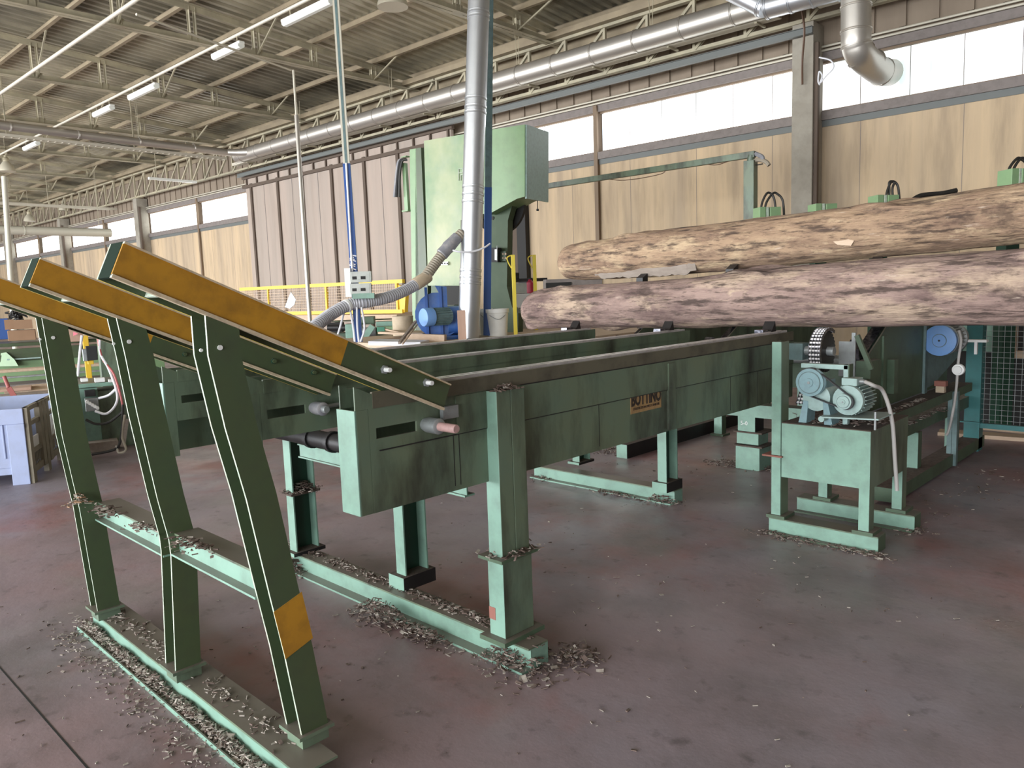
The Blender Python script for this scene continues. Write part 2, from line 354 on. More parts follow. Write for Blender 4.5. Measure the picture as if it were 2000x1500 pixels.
# back wall: concrete slabs below, fluted band above the strip of windows
SILL, WTOP = 4.29, 5.08
b = B(); b.box((XL, YB, 0), (XR, YB+0.25, SILL-0.1), 'concrete_wall')
b.box((XL, YB+0.03, WTOP), (XR, YB+0.25, 6.95), 'fluted_wall')
x = XR
while x > XL:
    b.box((x-0.10, YB, WTOP+0.25), (x, YB+0.05, 6.9), 'fluted_wall'); x -= 0.45
for k in range(44):                                              # joints between the cast slabs
    x = 7.2-k*1.44; b.box((x-0.007, YB-0.002, 0), (x, YB+0.02, SILL-0.24), 'sill')
hb(b, 'wall_back', kind='structure')
cols = [-5.09-8.66*k for k in range(-1, 6)]
b = B(); b.box((XL, YB-0.06, SILL-0.14), (XR, YB+0.2, SILL), 'sill'); b.box((XL, YB-0.02, SILL-0.24), (XR, YB+0.02, SILL-0.14), 'beam_bluegrey'); hb(b, 'trim_2', kind='structure')
b = B(); b.box((XL, YB-0.03, WTOP), (XR, YB+0.05, WTOP+0.13), 'sill'); hb(b, 'trim_3', kind='structure')
wn = 0
edges = []
x = cols[0]+4.33
for k in range(15):
    a, c = x-4.33*k, x-4.33*(k+1)
    if c < XL: break
    wn += 1
    b = B(); b.box((c+0.09, YB+0.10, SILL), (a-0.09, YB+0.115, WTOP), 'glazing_dim' if a > -4 else 'glazing')
    w = hb(b, 'window_%d' % wn, kind='structure')
    b = B()
    for q in (a, c): b.box((q-0.045, YB-0.02, SILL), (q+0.045, YB+0.12, WTOP), 'mullion')
    for zz in (SILL, WTOP-0.03): b.box((c, YB+0.03, zz), (a, YB+0.12, zz+0.03), 'mullion')
    n = int((a-c)/0.62)
    for i in range(1, n): b.box((c+i*(a-c)/n-0.004, YB+0.09, SILL), (c+i*(a-c)/n+0.004, YB+0.12, WTOP), 'sill')
    hb(b, 'window_frame', parent=w)
for k, cx in enumerate(cols):
    if k in (2, 3): continue
    b = B(); b.box((cx-0.17, YB-0.42, 0), (cx+0.17, YB-0.002, 5.62), 'concrete_column')
    b.box((cx+0.17, YB-0.38, 0), (cx+0.235, YB-0.30, 5.3), 'rib_brown')
    lab = {-1: 'grey concrete column at the right end of the back wall', 0: 'grey concrete column between the two right-hand high windows', 1: 'grey concrete column hidden beside the green band saw head',
           2: 'grey concrete column at the left edge of the ribbed sliding wall', 3: 'concrete column just above the tip of the nearest yellow ramp beam', 4: 'concrete column above the middle yellow ramp beam, left of the previous bay', 5: 'farthest concrete column at the far left'}[k-1]
    o = hb(b, 'concrete_column', bevel=0.01, label=lab, cat='column', group='concrete columns of the back wall')
for k in range(5):
    x = -9.42-8.66*k
    if -23 < x < -13: continue
    b = B(); b.box((x-0.045, YB-0.07, 0), (x+0.045, YB-0.003, 5.2), 'mullion'); hb(b, 'trim_%d' % (8+k), kind='structure')
# sliding wall of ribbed slabs standing in front of two bays
b = B(); y0 = 12.74
b.box((-22.9, y0, 0), (-13.4, y0+0.08, 5.36), 'concrete_pink')
for px in (497, 549, 597, 655, 719, 785, 845): 
    rx = bY(px, 430, y0).x; b.box((rx-0.07, y0-0.05, 0), (rx+0.03, y0, 5.2), 'rib_brown')
for px in (520, 575, 626, 690, 750): 
    rx = bY(px, 430, y0).x; b.box((rx-0.01, y0-0.006, 0), (rx+0.01, y0, 5.1), 'sill')
for zz, h in ((5.08, 0.09), (5.36, 0.10)): b.box((-23.0, y0-0.07, zz), (-13.3, y0+0.02, zz+h), 'rib_brown')
x = -22.8
while x < -13.4: b.box((x, y0-0.05, 5.17), (x+0.05, y0, 5.36), 'rib_brown'); x += 0.62
hb(b, 'trim_4', kind='structure')
# dark vertical slot behind the band saw
xx = bY(1012, 470, 12.9).x; x2 = bY(1029, 470, 12.9).x
b = B(); b.box((xx, 12.86, 0), (x2, 12.995, 4.1), 'dark'); b.box((xx-0.35, 12.88, 0), (xx, 12.995, 4.12), 'rib_brown'); hb(b, 'trim_5', kind='structure')
b = B(); b.box((XL-0.2, YF, 0), (XL, YB+0.25, 9), 'concrete_wall'); hb(b, 'wall_left', kind='structure')
b = B(); b.box((XR, YF, 0), (XR+0.2, YB+0.25, 9), 'sill'); hb(b, 'unseen_wall_right', kind='structure')  # unseen wall, given a dark finish to cut fill light
for k, y in enumerate((11.2, 6.2, 1.2, -3.8)):
    b = B(); b.box((XL, y-4.6, 3.9), (XL+0.02, y, 5.3), 'glazing'); hb(b, 'window_%d' % (wn+1+k), kind='structure')
# front wall behind the camera: piers and a lintel, three wide open door bays
b = B()
for a, c in ((XL, -50), (-31, -29), (-13, -12), (6.5, XR)): b.box((a, YF-0.25, 0), (c, YF, 6.3), 'concrete_wall')
b.box((XL, YF-0.25, 5.2), (XR, YF, 6.95), 'concrete_wall'); hb(b, 'wall_front', kind='structure')
b = B(); b.box((XL-20, YF-40, -0.17), (XR+20, YF, -0.02), 'asphalt'); hb(b, 'trim_6', kind='structure')
# roof: corrugated sheets on two slopes
def zt(y): return 7.30-0.078*(y-5.96) if y > -1 else 7.843-0.078*(-1-y)
b = B(); prof = []; x = XL; P = 0.24; Hc = 0.045
while x < XR:
    prof += [(x, 0), (x+P*0.36, 0), (x+P*0.48, Hc), (x+P*0.88, Hc)]; x += P
ys = [YB+0.25, -1, YF-0.25]
for dz in (0,):
    vs = [V((px, y, zt(y)+0.17+pz)) for y in ys for px, pz in prof]; n = len(prof)
    fs = [(j*n+i, j*n+i+1, (j+1)*n+i+1, (j+1)*n+i) for j in range(2) for i in range(n-1)]
    b.add(vs, fs, 'roof_sheet')
o = hb(b, 'ceiling', kind='structure', solid=False)
sm = o.modifiers.new('t', 'SOLIDIFY'); sm.thickness = 0.004; sm.offset = 1
# purlins
PY = [12.9, 11.62, 10.03, 8.68, 7.35, 5.96, 4.6, 3.2, 1.8, 0.4, -1.0]
pur = None
for k, y in enumerate(PY):
    if pur is None:
        b = B(); z0 = zt(y)+0.02; L0, L1 = XL+0.02, XR-0.02
        b.box((L0, y-0.004, z0), (L1, y+0.004, z0+0.148), 'roof_steel_brown'); b.box((L0, y-0.08, z0), (L1, y+0.004, z0+0.008), 'roof_steel_brown'); b.box((L0, y-0.004, z0+0.132), (L1, y+0.045, z0+0.148), 'roof_steel_brown')
        pur = hb(b, 'roof_purlin', label='long brown steel purlin under the corrugated roof sheets', cat='purlin', group='purlins under the roof')
        pz = z0; py = y
    else:
        copy_tree(pur, BM @ V((0, y-py, zt(y)+0.02-pz)))
# trusses
def truss(x):
    y0, y1 = -1.0, 12.95
    t = thing('roof_truss', BM @ V((x, 6, 6.5)), 'olive grey steel roof truss crossing the hall', 'truss', 'roof trusses across the hall')
    b = B(); zc = 6.5
    for s in (-1, 1):
        b.box((x+s*0.012-0.004, y0, zc), (x+s*0.012+0.004, y1, zc+0.12), 'roof_steel'); b.box((min(x+s*0.012, x+s*0.10), y0, zc), (max(x+s*0.012, x+s*0.10), y1, zc+0.009), 'roof_steel')
    hb(b, 'bottom_chord', parent=t)
    b = B()
    a, c = V((x, y0, zt(y0)-0.04)), V((x, y1, zt(y1)-0.04)); d = (c-a).normalized(); n = X_.cross(d)
    for s in (-1, 1):
        b.frame((a+c)/2+X_*s*0.012, (X_, d, n), (0.008, (c-a).length, 0.12), 'roof_steel')
        b.frame((a+c)/2+X_*s*0.045+n*0.04, (X_, d, n), (0.10, (c-a).length, 0.009), 'roof_steel')
    hb(b, 'top_chord', parent=t)
    for k, y in enumerate(PY[1:]):
        b = B()
        for s in (-1, 1):
            b.box((x-0.03, y+s*0.06-0.005, 6.55), (x+0.03, y+s*0.06+0.005, zt(y)-0.03), 'roof_steel')
            b.box((x-0.04, y+s*0.06-0.028, 6.52), (x-0.03, y+s*0.06+0.028, zt(y)-0.02), 'roof_steel')
        b.box((x-0.008, y-0.12, 6.5), (x+0.008, y+0.12, 6.66), 'roof_steel')
        hb(b, 'vertical_post', parent=t)
    for k in (1, 3, 5):                                           # knee braces to the purlins
        b = B(); y = PY[k]; b.frame(V((x+0.45, y, (6.55+zt(y))/2+0.02)), (V((0.9, 0, zt(y)-6.5)), Y_, V((-(zt(y)-6.5), 0, 0.9))), (math.hypot(0.9, zt(y)-6.5), 0.03, 0.03), 'roof_steel')
        hb(b, 'knee_brace', parent=t)
    return t
tx = [-5.75-4.49*k for k in range(12)]
t0 = truss(tx[0])
for x in tx[1:]: copy_tree(t0, BM @ V((x-tx[0], 0, 0)))
# lattice girders along the back wall, one per bay
def lattice(x0, x1):
    y = 12.62; za, zb = 5.62, 6.48
    t = thing('lattice_girder', BM @ V(((x0+x1)/2, y, za)), 'zigzag steel lattice girder along the top of the back wall', 'girder', 'lattice girders above the high windows')
    for nm, zz in (('bottom_chord', za), ('top_chord', zb)):
        b = B(); b.box((x0+0.02, y-0.06, zz), (x1-0.02, y+0.06, zz+0.01), 'roof_steel'); b.box((x0+0.02, y-0.015, zz), (x1-0.02, y+0.015, zz+0.07), 'roof_steel'); hb(b, nm, parent=t)
    n = 9; st = (x1-x0-0.1)/n
    for i in range(n):
        xa = x0+0.05+i*st
        b = B(); b.box((xa, y-0.03, za+0.01), (xa+0.05, y+0.03, zb), 'roof_steel')
        p0, p1 = V((xa+0.03, y, za+0.03)), V((xa+st, y, zb-0.02)); d = (p1-p0).normalized()
        for s in (-1, 1): b.frame((p0+p1)/2+Y_*0.025*s, (d, Y_, d.cross(Y_)), ((p1-p0).length, 0.008, 0.05), 'roof_steel')
        hb(b, 'lattice_web', parent=t)
    return t
l0 = lattice(cols[1]-8.66, cols[1])
for k in (-1, 1, 2, 3, 4): copy_tree(l0, BM @ V((-8.66*k, 0, 0)))
b = B(); b.box((XL, 12.45, 6.55), (XR, 12.85, 6.66), 'roof_steel_brown'); b.box((XL, 12.98, 6.4), (XR, 13.0, 6.95), 'roof_steel_brown'); hb(b, 'trim_7', kind='structure')
# perforated cable tray, crane-like rail and wall conduits
def tray(x0, x1, y, z, lab):
    b = B(); b.box((x0, y-0.10, z), (x1, y+0.10, z+0.006), 'tray')
    for s in (-1, 1): b.box((x0, y+s*0.10-0.003, z), (x1, y+s*0.10+0.003, z+0.075), 'tray')
    x = x0+0.1
    while x < x1-0.1:
        b.box((x, y-0.1045, z+0.03), (x+0.05, y-0.1025, z+0.042), 'rib_brown'); x += 0.12
    t = hb(b, 'cable_tray', label=lab, cat='cable tray')
    x = x0+0.9
    while x < x1:
        b = B(); b.box((x, y-0.12, z-0.03), (x+0.04, 12.5, z-0.002), 'roof_steel'); hb(b, 'tray_bracket', parent=t); x += 1.6
tray(-22.6, -5.35, 12.28, 5.70, 'long perforated cable tray under the silver duct along the back wall')
tray(-4.75, XR-0.1, 12.28, 5.70, 'short perforated cable tray behind the silver duct elbow')
b = B(); zz = 5.40
b.box((-22.9, 12.45, zz), (-4.9, 12.53, zz+0.008), 'beam_bluegrey'); b.box((-22.9, 12.45, zz+0.102), (-4.9, 12.53, zz+0.11), 'beam_bluegrey'); b.box((-22.9, 12.48, zz), (-4.9, 12.49, zz+0.11), 'beam_bluegrey')
hb(b, 'runway_beam', label='blue-grey steel runway beam ending at the concrete column', cat='beam')
for zz, lab in ((5.285, 'upper cream conduit pipe above the high windows'), (5.225, 'lower cream conduit pipe above the high windows')):
    b = B(); b.cyl((XL+1, 12.93, zz), (XR-0.2, 12.93, zz), 0.018, 'tray', n=8)
    hb(b, 'conduit_pipe', label=lab, cat='pipe', smooth=True)
# ------------------------------------------------------------------ ducts
def duct(name, pts, r, m, lab, rings, hang=None, cat='duct', M4=BM, rr=0.012, n=28):
    base = min((V(p) for p in pts), key=lambda p: p.z); w = (M4 @ base) if M4 else base
    t = thing(name, w, lab, cat)
    b = B(); b.tube(pts, r, m, n=n) if len(pts) > 2 else b.cyl(pts[0], pts[1], r, m, n=n)
    b.build('duct_pipe', parent=t, M4=M4, smooth=True)
    for k, (p, d) in enumerate(rings):
        b = B(); b.lathe(V(p)-V(d).normalized()*0.02, d, [(0, r+0.001), (0.004, r+rr), (0.012, r+rr), (0.02, r+0.004), (0.028, r+rr), (0.036, r+rr), (0.04, r+0.001)], m, n=n)
        b.build('clamp_ring', parent=t, M4=M4, smooth=True)
    for (p, z1) in (hang or []):
        b = B()
        for s in (-1, 1): b.cyl(V(p)+V((s*0.02, 0, 0)), V((p[0]+s*0.06, p[1], z1)), 0.006, 'roof_steel', n=6)
        b.build('hanger_wire', parent=t, M4=M4)
    return t
dy, dz, dr = 12.0, 5.86, 0.185
xs = [-21.6+0.92*k for k in range(18)]
duct('suction_duct', [(-21.9, dy, dz), (-4.6, dy, dz)], dr, 'galv_warm', 'long silver ventilation duct running the length of the back wall', [((x, dy, dz), X_) for x in xs], hang=[((x, dy, dz+dr), zt(dy)) for x in (-18.5, -14.6, -10.6, -7.5)])
# branch: comes from the upper left, crosses in front and turns down and out through the window
yb = 11.5
pA, pB, pC = bY(1425, -22, yb), bY(1497, 14, yb), bY(1668, -32, yb)
duct('branch_duct', [pA, pB], 0.16, 'galv', 'short slanting silver duct at the top joining the branch pipe', [(pA.lerp(pB, 0.9), pB-pA)])
duct('branch_duct', [pB, pC], 0.17, 'galv', 'level silver branch duct in front of the long wall duct', [(pB.lerp(pC, t), pC-pB) for t in (0.02, 0.3, 0.55, 0.85)])
e0, e1, e2, e3 = bY(1672, -60, yb), bY(1672, 60, yb), bY(1682, 108, yb+0.15), bY(1722, 140, 12.7)
e15 = bY(1673, 88, yb+0.03); e4 = bY(1742, 142, 13.2)
pts = [e0, e1, e15, e2, (e2+e3)/2+V((0, 0, -0.015)), e3, e4]
rg = [(e1.lerp(e0, 0.4), Z_), (e1, Z_), (e15, V((0.1, 0.1, -1))), (e2, V((0.4, 0.5, -0.6))), ((e2+e3)/2, V((0.4, 1.2, -0.4))), (e3, V((0.3, 1, -0.1)))]
duct('elbow_duct', pts, 0.195, 'galv_warm', 'fat silver segmented elbow duct leaving through the high window', rg)
# thin duct crossing the hall at mid height, far left
p0, p1 = bZ(0, 240, 5.88), bZ(455, 299, 5.88); xx = p1.x
duct('cross_duct', [(xx, 1.5, 5.95), (xx, 11.6, 5.88)], 0.10, 'galv_warm', 'thin silver duct crossing the hall to join the long wall duct', [((xx, y, 5.91), Y_) for y in (3, 4.5, 6, 7.5, 9, 10.5)], hang=[((xx, y, 6.0), zt(y)) for y in (5, 9)])
duct('cross_duct', [(xx, 11.5, 5.885), (xx+0.25, 11.75, 5.87), (xx+0.62, 11.98, 5.86)], 0.10, 'galv_warm', 'small bent inlet piece where the thin duct meets the wall duct', [])
# white low duct far left
q = W(216, 455, 30); q2 = BMI @ q
duct('white_duct', [(q2.x, 0.5, q2.z), (q2.x, q2.y, q2.z)], 0.16, 'white_duct', 'pale horizontal duct at the far left ending before the windows', [((q2.x, y, q2.z), Y_) for y in (3, 6, 9)], hang=[((q2.x, q2.y-0.4, q2.z+0.16), 7), ((q2.x, q2.y-4, q2.z+0.16), 7)])
# ------------------------------------------------------------------ roof lights
def tube_light(pa, pb, lab):
    pa, pb = V(pa), V(pb); d = (pb-pa).normalized(); s = d.cross(Z_); c = (pa+pb)/2; L = (pb-pa).length
    t = thing('tube_light', BM @ c, lab, 'ceiling light', 'fluorescent batten lights on the cable pipe')
    b = B(); b.frame(c+Z_*0.02, (d, s, Z_), (L, 0.11, 0.045), 'lamp_white'); hb(b, 'light_housing', parent=t, bevel=0.01)
    b = B(); prof = [(-0.065, 0.0), (-0.06, -0.045), (-0.03, -0.065), (0.03, -0.065), (0.06, -0.045), (0.065, 0.0)]
    b.loft([[pa+s*u+Z_*w+d*(0.03*k) for u, w in prof] for k, pa in ((1, pa), (-1, pb))], 'lamp_diffuser'); hb(b, 'light_diffuser', parent=t)
    b = B()
    for k in (0.15, 0.85): b.cyl(pa.lerp(pb, k)+Z_*0.04, pa.lerp(pb, k)+Z_*0.16, 0.008, 'roof_steel', n=6)
    hb(b, 'hanger', parent=t)
labs = ['large white batten light nearest the camera at the top edge', 'white batten light second from the camera, below the truss', 'white batten light third from the camera', 'white batten light fourth from the camera', 'small far batten light at the left edge, last of the row']
for (a, c), lab in zip((((550, 44), (648, -2)), ((410, 110), (470, 84)), ((253, 191), (311, 166)), ((180, 224), (217, 207)), ((40, 290), (66, 277))), labs):
    pa, pb = bZ(a[0], a[1], 5.98), bZ(c[0], c[1], 5.98); tube_light((pa.x, 7.17, 5.98), (pb.x, 7.17, 5.98), lab)
b = B(); b.cyl((-7.0, 7.17, 6.15), (-34, 7.17, 6.15), 0.028, 'tray', n=10); o = hb(b, 'cable_pipe', smooth=True, label='long pipe running above the row of batten lights', cat='pipe')
p = bZ(190, 52, 6.35); b = B(); b.cyl((XR-1, p.y, 6.35), (-30, p.y, 6.35), 0.035, 'tray', n=10); hb(b, 'cable_pipe', smooth=True, label='thick pipe hung across the top left corner under the roof', cat='pipe')
def bell(px, py, d, lab, r=0.24):
    c = W(px, py, d); t = thing('bell_lamp', c, lab, 'lamp', 'bell shaped hall lamps')
    b = B(); b.lathe(c, Z_, [(0, r), (0.05, r*0.98), (0.16, r*0.8), (0.28, r*0.45), (0.30, r*0.36)], 'lamp_bell', n=20); b.build('lamp_shade', parent=t, smooth=True)
    b = B(); b.lathe(c+Z_*0.29, Z_, [(0, r*0.34), (0.12, r*0.34), (0.14, 0.05), (0.2, 0.04)], 'roof_steel', n=12); b.build('lamp_gear', parent=t, smooth=True)
    b = B(); b.cyl(c+Z_*0.45, V((c.x, c.y, 7.0)), 0.008, 'roof_steel', n=6); b.build('lamp_cord', parent=t)
bell(14, 335, 24, 'bell lamp at the far left edge above the pale duct')
bell(58, 432, 35, 'far bell lamp, left one of the pair near the wall')
bell(126, 411, 35, 'far bell lamp, right one of the pair near the wall')
bell(767, 14, 12.4, 'bell lamp at the top edge right of the batten light', 0.25)
# ladder tray crossing left of the thin duct
p1 = bZ(440, 311, 5.75); b = B(); x = p1.x
for s in (-0.1, 0.1): b.box((x+s-0.004, 1.0, 5.72), (x+s+0.004, p1.y, 5.79), 'tray')
y = 1.0
while y < p1.y: b.box((x-0.1, y, 5.73), (x+0.1, y+0.02, 5.745), 'tray'); y += 0.16
o = hb(b, 'cable_ladder', label='pale cable ladder just below the thin crossing duct', cat='cable tray')
for y in (3, 6, 9):
    c = B(); c.box((x-0.01, y, 5.79), (x+0.01, y+0.03, zt(y)), 'roof_steel'); hb(c, 'ladder_hanger', parent=o)
p = BMI @ W(338, 352, 24); b = B(); b.frame(p, (Y_, X_, Z_), (1.5, 0.1, 0.07), 'lamp_white'); o = hb(b, 'strip_light', label='small hanging strip light beneath the end of the cable ladder', cat='ceiling light')
for s in (-0.5, 0.5):
    b = B(); b.cyl(p+Y_*s+Z_*0.03, p+Y_*s+Z_*1.4, 0.01, 'roof_steel', n=6); hb(b, 'hanger', parent=o)
p = BMI @ W(95, 402, 30); b = B(); b.frame(p, (Y_, X_, Z_), (6.5, 0.12, 0.10), 'tray'); o = hb(b, 'cable_trunking', label='long pale trunking hanging above the pale duct at far left', cat='cable tray')
for s in (-2, 0, 2.6):
    b = B(); b.cyl(p+Y_*s+Z_*0.05, p+Y_*s+Z_*1.2, 0.01, 'roof_steel', n=6); hb(b, 'hanger', parent=o)
# ================================================================== LOG DECK
# ---- ramp frame: three bent H posts, sloping yellow beams, cross beam and floor beam
RF = thing('ramp_frame', (-3.05, 1.15, 0), 'green steel log ramp frame with three bent posts and sloping yellow beams in the foreground', 'frame')
def hpost(xf, near, wy=0.10, topz=None):
    near = [V((xf, y, z)) for z, y in near]
    b = B()
    def plate(x0, x1, a, c, ms):
        secs = []
        for i, p in enumerate(near):
            zf = p.z-(0.045 if i == 0 else 0)
            z0 = p.z+(zf-p.z)*a/wy; z1 = p.z+(zf-p.z)*c/wy
            secs.append([V((x0, p.y+a, z0)), V((x1, p.y+a, z0)), V((x1, p.y+c, z1)), V((x0, p.y+c, z1))])
        b.loft(secs, 'green_dark', ms)
    plate(xf-0.009, xf, 0, wy, ['edge_pale', 'green_dark', 'green_dark', 'green_dark'])
    plate(xf-0.105, xf-0.096, 0, wy, ['edge_pale', 'green_dark', 'green_dark', 'green_deep'])
    plate(xf-0.096, xf-0.009, 0.045, 0.053, ['green_deep', 'green_dark', 'green_dark', 'green_dark'])
    return b
N1 = [(1.558, .987), (1.44, .986), (1.217, 1.02), (.989, 1.068), (.657, 1.121), (.448, 1.156), (.152, 1.195)]
N2 = [(1.552, 1.006), (1.411, 1.024), (1.187, 1.047), (.853, 1.09), (.68, 1.119), (.62, 1.121), (.152, 1.098)]
N3 = [(1.552, .996), (1.317, 1.01), (1.011, 1.026), (.769, 1.052), (.66, 1.065), (.152, 1.095)]
for k, (xf, nr) in enumerate(((-2.215, N1), (-3.0, N2), (-3.9, N3))):
    po = hpost(xf, nr).build('post', parent=RF, label=['nearest post with a yellow band', 'middle post kinked at the cross beam', None][k])
    if k == 0:
        b = B(); secs = []
        for z, y in ((.605, 1.1295), (.448, 1.156), (.435, 1.158)): 
            secs.append([V((xf+0.0015, y-0.0015, z-0.0*k)), V((xf+0.0015, y+0.1015, z+0.035)), V((xf-0.0005, y+0.1015, z+0.035)), V((xf-0.0005, y-0.0015, z))])
        b.loft(secs, 'ochre'); b.build('yellow_band', parent=po, label='ochre painted band')
    yt = nr[0][1]
    for (dy, z, r) in ((0.028, 1.462, 0.0085),):
        b = B(); yy = yt+0.035
        b.cyl((xf, yy, z), (xf+0.004, yy, z), r*0.9, 'bolt_white', n=12); b.cyl((xf-0.03, yy-0.045, z-0.005), (xf-0.024, yy-0.045, z-0.005), r*0.6, 'bolt_white', n=8)
        b.build('bolt_head', parent=po)
    b = B(); yb_ = nr[-1][1]
    b.box((xf-0.12, yb_-0.018, 0.140), (xf+0.016, yb_+0.115, 0.152), 'green'); b.build('foot_plate', parent=RF)
    b = B(); b.box((xf-0.10, yb_+0.0, 0.10), (xf-0.0, yb_+0.10, 0.138), 'green'); b.build('packing_block', parent=RF)
def hbeam_x(b, x0, x1, yc, w, z0, z1, m='green_pale_lit', t=0.008):       # H section lying on its side flange, running in X
    b.box((x0, yc-w/2, z1-t), (x1, yc+w/2, z1), m); b.box((x0, yc-w/2, z0), (x1, yc+w/2, z0+t), m); b.box((x0, yc-0.004, z0+t), (x1, yc+0.004, z1-t), m)
def chan_x(b, x0, x1, y0, w, z0, z1, m='green_pale_lit', t=0.008):        # channel: web on the near side
    b.box((x0, y0, z1-t), (x1, y0+w, z1), m); b.box((x0, y0, z0), (x1, y0+w, z0+t), m); b.box((x0, y0+0.012, z0+t), (x1, y0+0.02, z1-t), m)
b = B()
b.box((-4.13, 1.115, 0.092), (-2.10, 1.255, 0.10), 'green'); b.box((-4.13, 1.135, 0.008), (-2.10, 1.143, 0.092), 'green_pale_lit'); b.box((-4.13, 1.06, 0.0), (-2.10, 1.255, 0.008), 'green_pale_lit')
b.box((-4.13, 1.06, 0.008), (-2.13, 1.066, 0.02), 'green_pale_lit')
b.build('floor_beam', parent=RF)
for a, c, dz, ey in ((-3.9, -3.09, -0.01, 0.06), (-3.0, -2.32, 0.02, 0.055)):
    b = B(); z0, z1 = 0.60+dz, 0.685+dz
    b.box((a, 1.085+ey, z1-0.008), (c, 1.18+ey, z1), 'green'); b.box((a, 1.10+ey, z0+0.008), (c, 1.108+ey, z1-0.008), 'green_pale_lit'); b.box((a, 1.065+ey, z0), (c, 1.18+ey, z0+0.008), 'green_pale_lit')
    b.build('cross_beam', parent=RF)
def ramp_beam(xf, k):
    A = V((xf, .781, 1.768)); Bp = V((xf, 1.918, 1.252)); d = (Bp-A).normalized(); n = V((0, d.z, -d.y)); h = 0.105; L = (Bp-A).length
    if n.z > 0: n = -n
    b = B()
    def seg(s0, s1, x0, x1, u0, u1, m, ms=None):
        b.frame(A+d*((s0+s1)/2)+n*((u0+u1)/2)+X_*((x0+x1)/2), (X_, d, n), (x1-x0, s1-s0, u1-u0), m, ms)
    # sides order: -X +X -d +d -n +n
    sy = 0.76
    seg(0, sy, -0.009, 0, 0.006, h-0.006, 'ochre'); seg(sy, L, -0.009, 0, 0.006, h-0.006, 'green_dark')
    for (s0, s1, mm) in ((0, L, 'edge_cream'),):
        seg(s0, s1, -0.012, 0.007, h-0.010, h, 'edge_cream', ['edge_cream', 'edge_cream', 'edge_pale', 'green_dark', 'bark_dust', 'edge_cream'])
        seg(s0, s1, -0.009, 0.006, 0, 0.006, 'bark_dust', ['bark_dust', 'edge_cream', 'edge_pale', 'green_dark', 'bark_dust', 'ochre'])
    fp = b
    main = b.build('ramp_beam', parent=RF, label=['nearest ramp beam, yellow with a green lower end', 'middle ramp beam', 'far ramp beam'][k])
    b = B()
    seg(0, L, -0.110, -0.097, 0, h+0.002, 'green_dark', ['green_dark', 'green_dark', 'edge_pale', 'green_dark', 'bark_dust', 'yellow_strip' if k < 2 else 'edge_cream'])
    seg(0.01, L, -0.097, -0.009, 0.02, 0.028, 'green_deep'); seg(0.01, L, -0.097, -0.009, 0.075, 0.083, 'green_deep')
    seg(-0.001, 0.008, -0.097, -0.009, 0.0, h, 'green_shaded')
    b.build('back_flange', parent=main)
    b = B(); seg(0.13, 0.138, -0.097, -0.009, 0.083, h, 'edge_pale'); b.build('stiffener', parent=main)
    for (y, z) in ((1.612, 1.338), (1.799, 1.271)):
        b = B(); b.cyl((xf, y, z), (xf+0.008, y, z), 0.016 if k == 0 else 0.012, 'steel_grey' if k == 0 else 'green_deep', n=6); b.cyl((xf+0.008, y, z), (xf+(0.036 if k == 0 else 0.016), y, z), 0.0085, 'bolt_white' if k == 0 else 'green_dark', n=10); b.build('bolt', parent=main)
for k, xf in enumerate((-2.215, -3.0, -3.9)): ramp_beam(xf, k)

